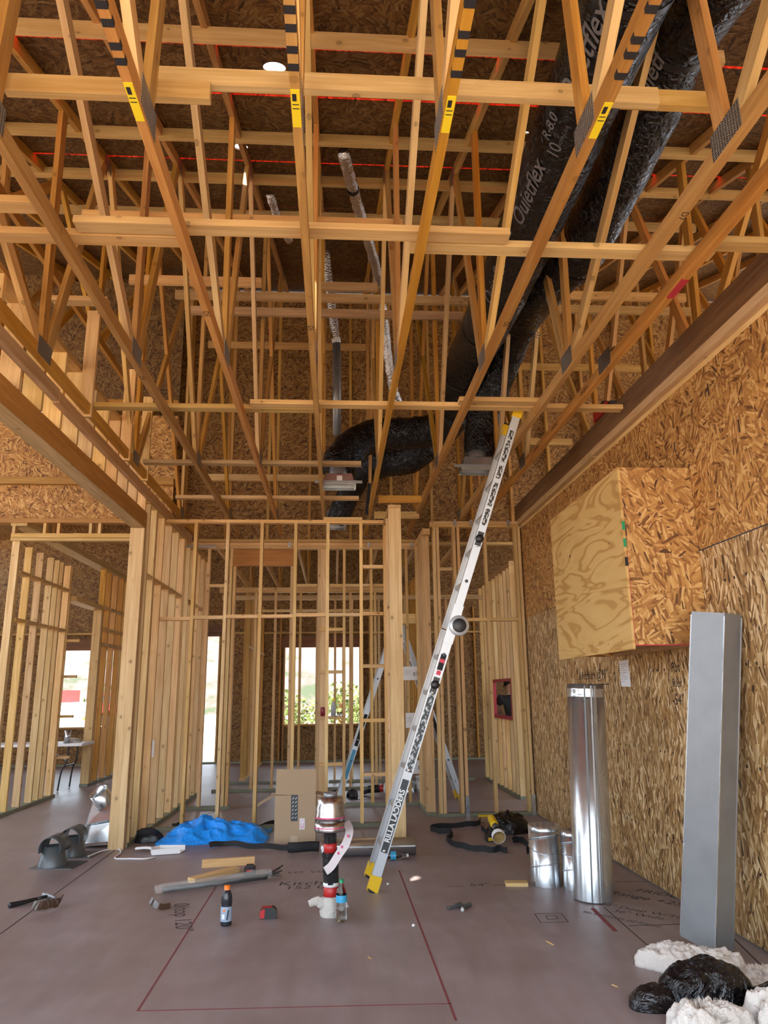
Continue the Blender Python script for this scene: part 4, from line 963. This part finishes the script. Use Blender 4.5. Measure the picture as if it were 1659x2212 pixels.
# drill with hole saw
dr = empty('drill', (1.62, 7.9, 0), 'yellow and black cordless drill fitted with a big white hole saw', 'drill')
tube('motor_body', [(1.625, 8.13, .20), (1.625, 8.08, .19), (1.62, 7.96, .165), (1.62, 7.91, .155)], lambda t: [.036, .042, .042, .034][min(3, int(t*3.99))], YEL, dr, seg=14)
tube('gearbox', [(1.62, 7.91, .155), (1.618, 7.84, .135)], .032, DGREY, dr, seg=14); tube('chuck', [(1.618, 7.84, .135), (1.616, 7.78, .115)], lambda t: .03-.01*t, BLACK, dr, seg=14)
beam('handle', dr, BLACK, (1.615, 8.03, .15), (1.58, 7.99, .035), .04, .05, (0, 1, 0)); box('battery', dr, BLACK, 1.535, 1.62, 7.93, 8.06, 0, .055); box('battery_trim', dr, YEL, 1.55, 1.615, 7.926, 7.929, .012, .042)
hs = lathe('hole_saw', [(.001, .055), (.064, .055), (.066, .05), (.066, 0), (.062, 0), (.06, .04), (.001, .04)], (1.612, 7.70, .082), WHITE, dr, 28, (.01, .72, .28)); lathe('plug', [(.059, .0), (.059, .02), (.001, .0)], (1.612, 7.70, .082), wood('plug_wood', (.5, .33, .13), (.3, .18, .06)), hs, 24, (.01, .72, .28))
for k in range(5): a = 2*math.pi*k/5; lathe('vent_hole', [(.008, 0), (.001, .001)], (1.612+.035*math.cos(a), 7.74+.0, .10+.035*math.sin(a)), INK, hs, 8, (0, .9, .3))
box('spirit_level', None, YEL, 1.74, 1.92, 9.455, 9.495, .0, .022, label='small yellow level lying in front of the sill plate right of the ladder', cat='level')
# pipe stub, tape rolls, bottles
ppx, ppy = -.02, 5.58
st = empty('pipe_stub', (ppx, ppy, 0), 'pipe stub rising from the slab, wrapped in black sleeve and red tape', 'pipe')
def seg_pipe(nm, z0, z1, r, m_, dx0=0, dx1=0): return tube(nm, [(ppx+dx0, ppy, z0), (ppx+(dx0+dx1)/2, ppy, (z0+z1)/2), (ppx+dx1, ppy, z1)], r, m_, st, seg=18, jig=.06)
SLV = film('black_sleeve', (.02, .02, .022), .25, 60, 1.)
tube('core_pipe', [(ppx, ppy, 0), (ppx-.01, ppy, .72)], .036, WHITE, st, seg=14)
seg_pipe('red_tape', .10, .20, .052, REDP, 0, 0); seg_pipe('sleeve', .20, .40, .055, SLV, .0, -.005); seg_pipe('red_tape', .40, .46, .047, REDP, -.005, -.008); seg_pipe('sleeve', .46, .56, .045, SLV, -.008, -.01)
seg_pipe('white_sleeve', .185, .21, .056, WHITE)
CLOTH = film('grubby_cloth', (.55, .51, .47), .95, 18, .5)
rg = empty('rag', (ppx, ppy, 0), 'grubby white rag bunched round the foot of the pipe stub', 'rag')
lathe('wrap', [(.075, .0), (.08, .03), (.07, .07), (.066, .11), (.060, .125), (.056, .12)], (ppx, ppy, 0), CLOTH, rg, 20)
tube('corner', smooth_path([(ppx-.05, ppy-.03, .08), (ppx-.10, ppy-.04, .10), (ppx-.15, ppy-.05, .085)]), lambda t: .035-.018*t, CLOTH, rg, seg=10, jig=.3, sq=(1.2, .5)); tube('corner', [(ppx+.06, ppy-.03, .05), (ppx+.12, ppy-.02, .06)], lambda t: .025-.012*t, CLOTH, rg, seg=8, jig=.3)
FTAPE = galv('foil_tape', (.50, .48, .48), .27, 40); PNK = mat('pink_tape_print', (.62, .05, .18), .4)
tr1 = empty('tape_roll', (ppx-.01, ppy, .54), 'lower roll of printed foil tape on the pipe stub, its tail hanging loose', 'tape roll')
lathe('roll', [(.05, .54), (.108, .54), (.11, .548), (.112, .60), (.05, .602), (.05, .54)], (ppx-.01, ppy, 0), FTAPE, tr1, 32)
lathe('print_band', [(.1118, .565), (.1125, .572)], (ppx-.01, ppy, 0), PNK, tr1, 32)
TAIL = mat('tape_tail', (.30, .25, .25), .35, .5)
tl = ribbon('loose_tail', smooth_path([(ppx+.10, ppy-.04, .60), (ppx+.125, ppy-.07, .55), (ppx+.10, ppy-.09, .47), (ppx+.05, ppy-.095, .40), (ppx, ppy-.10, .33), (ppx-.04, ppy-.10, .30)]), .055, (1, -.1, .35), TAIL, tr1, th=.0015)
for z in (.41, .45, .52): box('tail_print', tl, PNK, ppx+.042+(z-.41)*.6, ppx+.055+(z-.41)*.6, ppy-.1, ppy-.097, z-.008, z+.008)
tr2 = empty('tape_roll', (ppx-.01, ppy, .603), 'upper roll of shiny foil tape stacked on the pipe stub, coned upwards', 'tape roll')
lathe('roll', [(.05, .603), (.106, .603), (.107, .64), (.102, .66), (.102, .70), (.094, .72), (.09, .765), (.05, .768), (.05, .603)], (ppx-.01, ppy, 0), FTAPE, tr2, 36)
lathe('core', [(.036, .76), (.048, .76), (.048, .792), (.036, .792), (.036, .76)], (ppx-.01, ppy, 0), GALVD, tr2, 28); lathe('print_band', [(.1072, .628), (.1076, .636)], (ppx-.01, ppy, 0), PNK, tr2, 36)
wb = empty('water_bottle', (.05, 5.43, 0), 'clear water bottle with blue label and green cap standing by the pipe stub', 'bottle')
lathe('bottle', [(.001, .004), (.03, 0), (.036, .01), (.037, .05), (.034, .06), (.037, .07), (.034, .08), (.037, .09), (.036, .15), (.037, .165), (.030, .195), (.016, .225), (.0135, .235), (.0135, .245)], (.05, 5.43, 0), CLEAR, wb)
lathe('label', [(.0372, .12), (.0374, .122), (.0374, .162), (.0372, .164)], (.05, 5.43, 0), BLUEL, wb); lathe('cap', [(.0155, .236), (.0155, .258), (.001, .259)], (.05, 5.43, 0), GREENL, wb, 16)
gb = empty('drink_bottle', (-.71, 5.43, 0), 'dark sports drink bottle with orange cap standing on the slab', 'bottle')
lathe('bottle', [(.001, .003), (.034, 0), (.038, .008), (.036, .02), (.038, .03), (.037, .115), (.034, .125), (.037, .135), (.036, .165), (.032, .185), (.022, .21), (.018, .216)], (-.71, 5.43, 0), SPORT, gb)
gl = lathe('label', [(.0382, .028), (.0386, .03), (.0378, .114), (.0374, .116)], (-.71, 5.43, 0), mat('grey_blue_label', (.30, .38, .50), .4), gb)
lathe('cap', [(.020, .214), (.020, .24), (.001, .241)], (-.71, 5.43, 0), ORANGE, gb, 20)
beam('label_print', gl, PAPER, (-.725, 5.3905, .045), (-.725, 5.3905, .075), .018, .001, (0, 1, 0)); beam('label_print', gl, ORANGE, (-.722, 5.3905, .088), (-.718, 5.3905, .104), .012, .001, (0, 1, 0)); beam('label_print', gl, INK, (-.70, 5.3915, .04), (-.692, 5.3915, .10), .008, .001, (0, 1, 0))
w2_ = empty('water_bottle', (.52, 7.24, 0), 'clear water bottle with blue label lying in front of the straight pipe', 'bottle')
lathe('bottle', [(.001, .0), (.034, .003), (.036, .02), (.036, .14), (.028, .17), (.013, .205), (.013, .22)], (.44, 7.24, .037), CLEAR, w2_, 20, (1, -.05, 0)); lathe('label', [(.0365, .07), (.0365, .12)], (.44, 7.24, .037), BLUEL, w2_, 20, (1, -.05, 0)); lathe('cap', [(.015, .215), (.015, .235), (.001, .235)], (.44, 7.24, .037), WHITE, w2_, 12, (1, -.05, 0))
tm = empty('tape_measure', (-.44, 5.56, 0), 'red and black tape measure lying on the slab', 'tape measure')
pr = [(-.50, .0), (-.395, .0), (-.385, .02), (-.39, .055), (-.41, .07), (-.47, .068), (-.50, .05)]
prism('case', [(a, 5.53, b) for a, b in pr], (0, .06, 0), BLACK, tm); prism('side_plate', [(-.499, 5.529, .006), (-.47, 5.527, .006), (-.465, 5.527, .06), (-.475, 5.527, .064), (-.498, 5.529, .05)], (0, .0015, 0), REDP, tm); prism('top_plate', [(-.49, 5.54, .0675), (-.42, 5.54, .0705), (-.42, 5.58, .0705), (-.49, 5.58, .0675)], (0, 0, .002), REDP, tm)
ham = empty('hammer', (-2.2, 6.1, 0), 'black-handled hammer lying at the left edge of the floor', 'hammer')
tube('handle', smooth_path([(-2.335, 6.0, .018), (-2.27, 6.07, .017), (-2.2, 6.15, .02)]), lambda t: .02-.007*t, BLACK, ham, seg=12); tube('shaft', [(-2.2, 6.15, .02), (-2.14, 6.22, .022)], .011, BLACK, ham, seg=10)
tube('head', [(-2.19, 6.255, .024), (-2.14, 6.22, .024), (-2.09, 6.185, .022), (-2.07, 6.17, .02)], lambda t: [.016, .015, .012, .006][min(3, int(t*3.99))], GALVD, ham, seg=10)
def scrap(label, pts, w, seed):
    P = smooth_path([V((FP(a, b).x, FP(a, b).y, z)) for a, b, z in pts], 5); random.seed(seed)
    ribbon('film_scrap', [p+V((0, 0, .008*random.random())) for p in P], w, (.2, .6, .8), BROWNP, None, .003, label=label, cat='scrap', group='torn dark film scraps')
scrap('torn strip of brown film lying beside the hammer', [(70, 1966, .03), (85, 1968, .03), (105, 1966, .035), (125, 1962, .035), (133, 1955, .045)], .055, 1)
scrap('small torn strip of brown film on the open slab', [(324, 1957, .035), (333, 1964, .03), (345, 1968, .025), (368, 1967, .025)], .04, 2)
pl = empty('pliers', FP(993, 1962), 'dirty worn pliers lying open on the slab', 'pliers')
c = FP(993, 1962)
tube('handle', smooth_path([c+V((-.09, -.03, .012)), c+V((-.03, .0, .014)), c+V((.02, .03, .013))]), .011, DGREY, pl, seg=8, jig=.3); tube('handle', smooth_path([c+V((.085, .05, .012)), c+V((.04, .0, .013)), c+V((.01, -.05, .012))]), .012, DGREY, pl, seg=8, jig=.3)
tube('jaw', [c+V((-.03, .02, .014)), c+V((.0, .05, .014)), c+V((.02, .09, .012))], lambda t: .014-.008*t, DGREY, pl, seg=8); lathe('grip_end', [(.012, 0), (.013, .03), (.001, .032)], c+V((.005, -.085, .012)), WHITE, pl, 10, (.2, 1, 0))
beam('wood_offcut', None, PALE, (-1.16, 7.13, .033), (-.71, 7.21, .033), .038, .066, label='straight pine offcut lying farther from the camera', cat='wood offcut', group='pine offcuts')
o = beam('wood_offcut', None, PALE, (-1.15, 6.58, .02), (-.84, 6.95, .02), .089, .038, label='pine offcut with a pale cut end, beside the wrapped tube', cat='wood offcut', group='pine offcuts')
beam('wood_offcut', None, PALE, (1.34, 6.24, .013), (1.51, 6.22, .013), .09, .026, label='small flat pine offcut in front of the wide elbow duct', cat='wood offcut', group='pine offcuts')
bt_ = empty('battery_pack', (-.71, 6.83, 0), 'black tool battery with red trim lying behind the wrapped tube', 'battery')
box('case', bt_, BLACK, -.755, -.665, 6.79, 6.89, 0, .055); box('terminal', bt_, BLACK, -.74, -.68, 6.80, 6.87, .056, .075); box('trim', bt_, REDP, -.735, -.685, 6.787, 6.789, .03, .045)
wt = empty('wrapped_tube', (-.9, 6.45, 0), 'long dark tube in crumpled clear plastic wrap lying on the slab', 'tube')
tube('tube', [(-1.31, 6.28, .027), (-.55, 6.62, .027)], .022, DGREY, wt, seg=14); tube('wrap', smooth_path([(-1.36, 6.25, .034), (-1.2, 6.33, .04), (-.9, 6.47, .042), (-.62, 6.60, .05), (-.52, 6.65, .04)]), .034, WRAP, wt, seg=12, jig=.35)
for k in range(5): beam('frayed_end', wt, BLACK, (-.55, 6.62+.01*k, .03), (-.43-.02*(k % 2), 6.62+.035*k, .03+.012*k), .012, .006)
dp = empty('dustpan', (-1.68, 7.78, 0), 'white plastic dustpan lying on the slab beside the wall post', 'dustpan')
prism('pan', [(-1.72, 7.68, .004), (-1.47, 7.74, .004), (-1.45, 7.88, .004), (-1.70, 7.90, .004), (-1.76, 7.80, .004)], (0, 0, .005), WHITE, dp)
for a, b in (((-1.72, 7.68), (-1.47, 7.74)), ((-1.45, 7.88), (-1.70, 7.90)), ((-1.70, 7.90), (-1.76, 7.80)), ((-1.76, 7.80), (-1.72, 7.68))): beam('rim', dp, WHITE, (*a, .03), (*b, .03), .005, .048)
tube('handle', smooth_path([(-1.75, 7.82, .04), (-1.82, 7.86, .04), (-1.92, 7.89, .03)]), .022, WHITE, dp, seg=10, sq=(.6, 1.2))
cdp = smooth_path([(FP(a, b).x, FP(a, b).y, .008) for a, b in ((190, 1852), (215, 1842), (240, 1836), (258, 1837), (260, 1845), (248, 1856), (280, 1857), (315, 1857), (335, 1853))])
tube('cable', cdp, .007, WHITE, None, seg=8, label='white cable curling over the slab between the roof vents and the dustpan', cat='cable')
# insulation and black bundle at lower right
def batt(label, c, sx, sy, h, seed, rot=0.):
    """torn fibreglass batt: soft slab with a ragged rim and short fibres"""
    c = V(c); t = empty('insulation', c, label, 'insulation', 'torn white insulation')
    o = blob('batt', c, sx, sy, h, INSUL, t, 44, 120, .5, 11, seed, .6, 3.4)
    o.rotation_euler.z = rot; random.seed(seed*10); vs, fs = [], []
    for k in range(1500):
        a = random.random()*6.283; r = .5*math.sqrt(random.random())*1.02; p = c+Matrix.Rotation(rot, 3, 'Z')@V((math.cos(a)*r*sx*.95, math.sin(a)*r*sy*.95, 0)); p.z = c.z+h*(1-(2*r)**4)*.75+.004
        d = V((math.cos(a+random.gauss(0, .8)), math.sin(a+random.gauss(0, .8)), .4+random.random()*.5)).normalized()*(.018+.03*random.random()); w = d.cross(V((0, 0, 1))).normalized()*.004; n = len(vs)
        vs += [p-w, p+w, p+d*.6+w*.6, p+d]; fs += [(n, n+1, n+2), (n, n+2, n+3)]
    f = mesh('fibres', vs, fs, INSUL, t); f['kind'] = 'stuff'; return t
batt('thick torn piece of white insulation in front of the rectangular duct', (1.93, 4.36, 0), .46, .24, .11, 1.2, -.45)
batt('flat spread of white insulation behind the black bundle', (2.24, 4.08, 0), .44, .36, .06, 5.1, -.5)
batt('white insulation tuft spilling from the black bundle towards the camera', (1.66, 3.62, 0), .34, .20, .12, 8.2)
batt('white insulation tuft at the bottom right corner', (2.02, 3.62, 0), .30, .22, .14, 3.7)
bb = empty('black_bundle', (1.80, 4.0, 0), 'crumpled shiny black plastic bundle on the insulation at lower right', 'bundle')
blob('skin', (1.80, 3.92, .0), .46, .30, .19, BLACKB, bb, 50, 90, .26, 5, 6.6, .2, 2.6); blob('tail', (1.56, 3.92, 0), .28, .20, .10, BLACKB, bb, 30, 50, .26, 6, 2.2); blob('tail', (2.10, 3.80, 0), .34, .2, .12, BLACKB, bb, 30, 50, .26, 6, 4.2)
# ------------------------------------------------------------------ things farther back
def paper(label, a, b, Y):
    p, q = pY(*a, Y), pY(*b, Y); t = empty('paper_sheet', (p.x, Y, q.z), label, 'paper', 'plan sheets stapled to the studs')
    box('sheet', t, PAPER, p.x, q.x, Y, Y+.002, q.z, p.z)
    w, h = q.x-p.x, p.z-q.z
    for fx, fz in ((.55, .3), (.72, .35)): box('drawing', t, GREYINK, p.x+w*fx, p.x+w*(fx+.12), Y-.001, Y-.0002, q.z+h*fz, q.z+h*(fz+.3))
    for k in range(4): box('print_line', t, GREYINK, p.x+w*.08, p.x+w*.45, Y-.001, Y-.0002, q.z+h*(.4+.1*k), q.z+h*(.42+.1*k))
paper('highest plan sheet stapled between the return post and the ladder', (870, 1440), (911, 1469), 10.47); paper('middle plan sheet stapled between the return post and the ladder', (876, 1540), (905, 1572), 10.47); paper('lowest plan sheet stapled between the return post and the ladder', (886, 1643), (917, 1671), 10.47)
for a, b in ((838, 1912), (893, 2002)): lathe('light_spot_bead', [(.001, 0), (.011, .005), (.011, .012), (.001, .018)], FP(a, b), WHITE, FLOOR, 10)  # added white beads stand in for small spots of light on the slab
p, q = pY(398, 1180, 10.40), pY(468, 1182, 10.40); box('strap_tie', w2, GALV, p.x, q.x, 10.40, 10.404, p.z-.02, p.z+.02)
hb = empty('hanging_strap', pY(793, 1112, 9.1), 'black strap hanging straight down behind the elbow ducts', 'strap'); ribbon('webbing', [pY(800, 1010, 9.1), pY(797, 1060, 9.1), pY(792, 1112, 9.1)], .045, (1, 0, 0), WEB, hb)
p = pY(330, 1655, 8.84); box('paper_note', None, PAPER, -2.055, -2.03, 8.86, 8.862, 1.0-.2, .98, label='small white note stapled low on the left inner wall', cat='paper')
cn = empty('soda_can', (-.13, 10.49, SHELF+.04), 'maroon soda can on the block shelf between studs', 'can')
zc = SHELF+.04
lathe('can', [(.024, 0), (.033, .008), (.033, .105), (.026, .12)], (-.165, 10.485, zc), mat('maroon_can', (.22, .015, .03), .3), cn, 20); lathe('lid', [(.026, .12), (.001, .119)], (-.165, 10.485, zc), ALUD, cn, 20)
b2 = empty('steel_bottle', (0, 10.49, zc), 'grey drink bottle with yellow top on the block shelf', 'bottle'); lathe('body', [(.001, 0), (.034, 0), (.034, .13), (.02, .17), (.017, .2)], (-.02, 10.50, zc), mat('grey_label', (.4, .42, .45), .4), b2, 20); lathe('cap', [(.018, .195), (.018, .225), (.001, .226)], (-.02, 10.50, zc), YTAG, b2, 16)
for k, x in enumerate((.045, .085)):
    t = empty('metal_fitting', (x, 10.49, zc), 'small metal fitting at the right end of the block shelf, %s one' % ('left', 'right')[k], 'fitting', 'fittings on the block shelf'); ring_tube('ring', (x, 10.49, zc), (x, 10.49, zc+.055), .017, GALV, t, 16)
bk = empty('bucket', (1.33, 11.85, 0), 'white plastic bucket with green label on the far floor', 'bucket')
lathe('pail', [(.001, .001), (.085, 0), (.10, .21), (.106, .212), (.106, .23), (.098, .23), (.084, .01), (.001, .01)], (1.34, 11.85, 0), WHITE, bk); lathe('label', [(.0895, .05), (.0985, .16)], (1.34, 11.85, 0), WHITE, bk); box('label_patch', bk, GREENL, 1.30, 1.35, 11.745, 11.752, .06, .16)
cl = empty('duct_collar', (1.15, 11.9, 0), 'short galvanized duct collar with crimped teeth on the far floor', 'duct'); ring_tube('ring', (1.13, 11.9, 0), (1.13, 11.9, .11), .115, GALV, cl)
for k in range(20): a = 2*math.pi*k/20; box('tooth', cl, GALV, 1.13+.112*math.cos(a)-.006, 1.13+.112*math.cos(a)+.006, 11.9+.112*math.sin(a)-.004, 11.9+.112*math.sin(a)+.004, .111, .15)
hs2 = empty('drill', (.75, 11.5, 0), 'red and black drill with a wide hole saw lying on the far floor', 'drill')
tube('motor_body', [(.50, 11.55, .09), (.66, 11.52, .10)], .055, BLACK, hs2); tube('gearbox', [(.66, 11.52, .10), (.76, 11.5, .11)], .05, REDP, hs2); beam('handle', hs2, BLACK, (.52, 11.55, .07), (.42, 11.62, .03), .05, .05); lathe('hole_saw', [(.001, 0), (.09, 0), (.09, .06), (.085, .06), (.083, .02), (.001, .02)], (.77, 11.5, .115), WHITE, hs2, 28, (.75, -.65, .0)); lathe('plug', [(.082, .055), (.001, .055)], (.77, 11.5, .115), MATS['plug_wood'], hs2, 24, (.75, -.65, 0))
kn = empty('utility_knife', (.4, 11.4, 0), 'small black and silver hand tool on the far floor by the ladder', 'tool'); tube('handle', [(.22, 11.23, .012), (.33, 11.20, .012)], .012, BLACK, kn, seg=8); beam('blade', kn, GALV, (.33, 11.20, .012), (.46, 11.16, .012), .03, .006)
pd = empty('knee_pads', (.15, 11.35, 0), 'black knee pads heaped beside the folding ladder foot', 'knee pads'); blob('pad', (.05, 11.4, 0), .22, .18, .13, BLACK, pd, 16, 24, seed=1.); blob('pad', (.26, 11.45, 0), .18, .16, .12, BLACK, pd, 16, 24, seed=2.)
# folding table in the left room
ft = empty('folding_table', (-4.8, 13.0, 0), 'white folding table with black legs in the left room', 'table')
box('table_top', ft, WHITE, -5.75, -4.06, 12.72, 13.38, .69, .73)
for x in (-4.35, -5.45):
    for y, d in ((12.82, -.03), (13.28, .03)): tube('leg', smooth_path([(x+.05, y, .69), (x+.04, y, .45), (x-.02, y+d, .3), (x-.05, y+d*1.3, .01)]), .014, BLACK, ft, seg=8)
    beam('cross_bar', ft, BLACK, (x+.02, 12.82, .38), (x+.02, 13.28, .38), .02, .02)
beam('brace', ft, BLACK, (-4.36, 13.05, .42), (-4.75, 13.05, .66), .02, .015)
cp = empty('steel_cup', (-4.35, 12.9, .73), 'shiny steel tumbler standing on the folding table', 'cup'); lathe('cup', [(.001, .73), (.042, .73), (.052, .93), (.049, .93), (.04, .735), (.001, .735)], (-4.36, 12.9, 0), GALV, cp)
blob('rag', (-4.33, 13.08, .73), .3, .22, .07, CLOTH, None, 16, 30, .4, 9, 3.3, label='grey rag lying on the folding table beside the tumbler', cat='rag')
# ------------------------------------------------------------------ outdoors: truck and bushes
tk = empty('truck', (-13, 40, -.1), 'red and white truck parked outside the left window', 'truck')
RW = mat('truck_red', (.5, .03, .03), .35); TW = mat('truck_white', (.75, .76, .78), .4)
box('body', tk, TW, -16.2, -12.0, 39, 41, .5, 1.15); box('cab', tk, RW, -12.0, -10.4, 39, 41, .45, 1.6); box('rack', tk, RW, -16.2, -13.4, 38.98, 41.02, 1.16, 1.75)
box('window', tk, mat('truck_glass', (.05, .06, .07), .1), -11.8, -10.8, 38.98, 38.995, 1.1, 1.5)
for x in (-15.2, -11.3):
    for y in (39.0, 40.8): lathe('wheel', [(.001, 0), (.42, 0), (.42, .22), (.001, .22)], (x, y, .32), BLACK, tk, 20, (0, 1, 0))
def bush(label, x, y, r, seed):
    t = empty('bush', (x, y, -.14), label, 'bush', 'desert bushes outside'); random.seed(seed); vs, fs = [], []
    for k in range(700):
        d = V((random.gauss(0, 1), random.gauss(0, 1), abs(random.gauss(0, 1)))).normalized()*r*(.45+.55*random.random()); c = V((x, y, -.1))+V((d.x, d.y, d.z*1.1))
        a = V((random.gauss(0, 1), random.gauss(0, 1), random.gauss(0, 1))).normalized()*r*.07; b = a.cross(V((random.gauss(0, 1), random.gauss(0, 1), 1))).normalized()*r*.05; n = len(vs)
        vs += [c+a, c+b, c-a, c-b]; fs.append((n, n+1, n+2, n+3))
    mesh('foliage', vs, fs, LEAF, t); tube('trunk', [(x, y, -.14), (x, y, r*.6)], r*.06, LVL, t, seg=8)
for k, (x, y, r, s_) in enumerate(((-2.4, 36, 1.6, 'left of the soda can'), (1.9, 34, 1.3, 'at the window right side'), (.3, 42, 2.0, 'behind the drink bottle'), (-14.5, 52, 2.4, 'farther off in the left window'))):
    bush('green desert bush outside the far window, %s' % s_, x, y, r, k+3)
# ------------------------------------------------------------------ person working behind the rear wall
def turn(p): return (qx+(p[1]-qy), qy-(p[0]-qx)*.75, p[2])
def skin_mesh(name, joints, edges, mt, parent, sub=2):
    joints = [(turn(j[0]),)+tuple(j[1:]) for j in joints]
    me = bpy.data.meshes.new(name); me.from_pydata([j[0] for j in joints], edges, []); me.update()
    o = bpy.data.objects.new(name, me); COL.objects.link(o)
    md = o.modifiers.new('s', 'SKIN'); me.skin_vertices.new() if not me.skin_vertices else None
    for v, j in zip(me.skin_vertices[0].data, joints): v.radius = (j[1], j[2] if len(j) > 2 else j[1])
    me.skin_vertices[0].data[0].use_root = True
    sb_ = o.modifiers.new('u', 'SUBSURF'); sb_.levels = sub; sb_.render_levels = sub
    dg = bpy.context.evaluated_depsgraph_get(); dg.update(); m2 = bpy.data.meshes.new_from_object(o.evaluated_get(dg))
    vs = [tuple(v.co) for v in m2.vertices]; fs = [tuple(p.vertices) for p in m2.polygons]
    bpy.data.objects.remove(o); bpy.data.meshes.remove(me); bpy.data.meshes.remove(m2)
    return mesh(name, vs, fs, mt, parent, True)
qx, qy = 2.99, 12.55
person = empty('person', (qx, qy, 0), 'person in black T-shirt and dark cap leaning into the red-edged opening', 'person')
J = [((qx, qy, .95), .15, .12), ((qx-.02, qy, 1.15), .145, .115), ((qx-.05, qy-.02, 1.32), .16, .12), ((qx-.09, qy-.03, 1.42), .07, .07), ((qx-.15, qy-.04, 1.50), .085, .10), ((qx-.19, qy-.05, 1.60), .075, .085),
     ((qx-.06, qy-.20, 1.36), .065), ((qx-.20, qy-.28, 1.20), .05), ((qx-.38, qy-.20, 1.14), .042), ((qx-.46, qy-.17, 1.13), .035),
     ((qx-.06, qy+.18, 1.36), .065), ((qx-.20, qy+.24, 1.18), .05), ((qx-.36, qy+.16, 1.14), .042), ((qx-.44, qy+.14, 1.13), .035),
     ((qx, qy-.10, .86), .10), ((qx+.02, qy-.11, .50), .07), ((qx+.03, qy-.12, .10), .045), ((qx-.10, qy-.14, .04), .04),
     ((qx, qy+.10, .86), .10), ((qx+.02, qy+.12, .50), .07), ((qx+.03, qy+.13, .10), .045), ((qx-.10, qy+.14, .04), .04)]
E_ = [(0, 1), (1, 2), (2, 3), (3, 4), (4, 5), (2, 6), (6, 7), (7, 8), (8, 9), (2, 10), (10, 11), (11, 12), (12, 13), (0, 14), (14, 15), (15, 16), (16, 17), (0, 18), (18, 19), (19, 20), (20, 21)]
skin_mesh('body', J, E_, SKIN, person)
for s_ in (-1, 1):   # fingers of each hand rest on the opening's sill
    hx, hy = (qx-.46, qy-.17) if s_ < 0 else (qx-.44, qy+.14)
    for k in range(4): skin_mesh('finger', [((hx+.01, hy+.018*(k-1.5), 1.13), .010), ((hx-.035, hy+.02*(k-1.5), 1.135), .009), ((hx-.065+.006*abs(k-1.5), hy+.021*(k-1.5), 1.118), .008)], [(0, 1), (1, 2)], SKIN, person, 1)
    skin_mesh('thumb', [((hx+.02, hy-.03*s_, 1.13), .011), ((hx-.01, hy-.05*s_, 1.132), .010), ((hx-.035, hy-.055*s_, 1.125), .008)], [(0, 1), (1, 2)], SKIN, person, 1)
sh = skin_mesh('t_shirt', [((qx, qy, .88), .175, .15), ((qx-.01, qy, 1.02), .17, .14), ((qx-.02, qy, 1.15), .17, .14), ((qx-.05, qy-.02, 1.33), .18, .14), ((qx-.08, qy-.03, 1.40), .10, .10), ((qx-.07, qy-.21, 1.36), .085), ((qx-.16, qy-.27, 1.24), .075), ((qx-.07, qy+.19, 1.36), .085), ((qx-.16, qy+.23, 1.22), .075)], [(0, 1), (1, 2), (2, 3), (3, 4), (3, 5), (5, 6), (3, 7), (7, 8)], SHIRT, person)
text('shirt_print', 'MECHANICAL', .035, (qx-.02, qy-.158, 1.24), (1, 0, 0), (0, 0, 1), PAPER, sh, off=.02) if False else box('shirt_print', sh, PAPER, qx-.02, qx+.12, qy-.150, qy-.146, 1.245, 1.27)
skin_mesh('shorts', [((qx, qy, .93), .165, .14), ((qx, qy-.10, .82), .12), ((qx+.015, qy-.115, .56), .10), ((qx, qy+.10, .82), .12), ((qx+.015, qy+.12, .56), .10)], [(0, 1), (1, 2), (0, 3), (3, 4)], SHORTS, person)
cpx = lathe('cap', [(.092, 0), (.094, .03), (.085, .075), (.05, .10), (.001, .108)], turn((qx-.165, qy-.045, 1.58)), SHIRT, person, 24, (-.05, .3, .93)); beam('cap_brim', cpx, SHIRT, turn((qx-.22, qy-.05, 1.575)), turn((qx-.36, qy-.055, 1.54)), .14, .008)
for s_ in (-1, 1): lathe('ear', [(.001, -.006), (.022, 0), (.001, .008)], turn((qx-.15, qy-.045+s_*.088, 1.545)), SKIN, person, 12, (s_, 0, 0))
tube('nose', [turn((qx-.235, qy-.05, 1.54)), turn((qx-.262, qy-.05, 1.515))], lambda t: .010+.006*t, SKIN, person, seg=8)
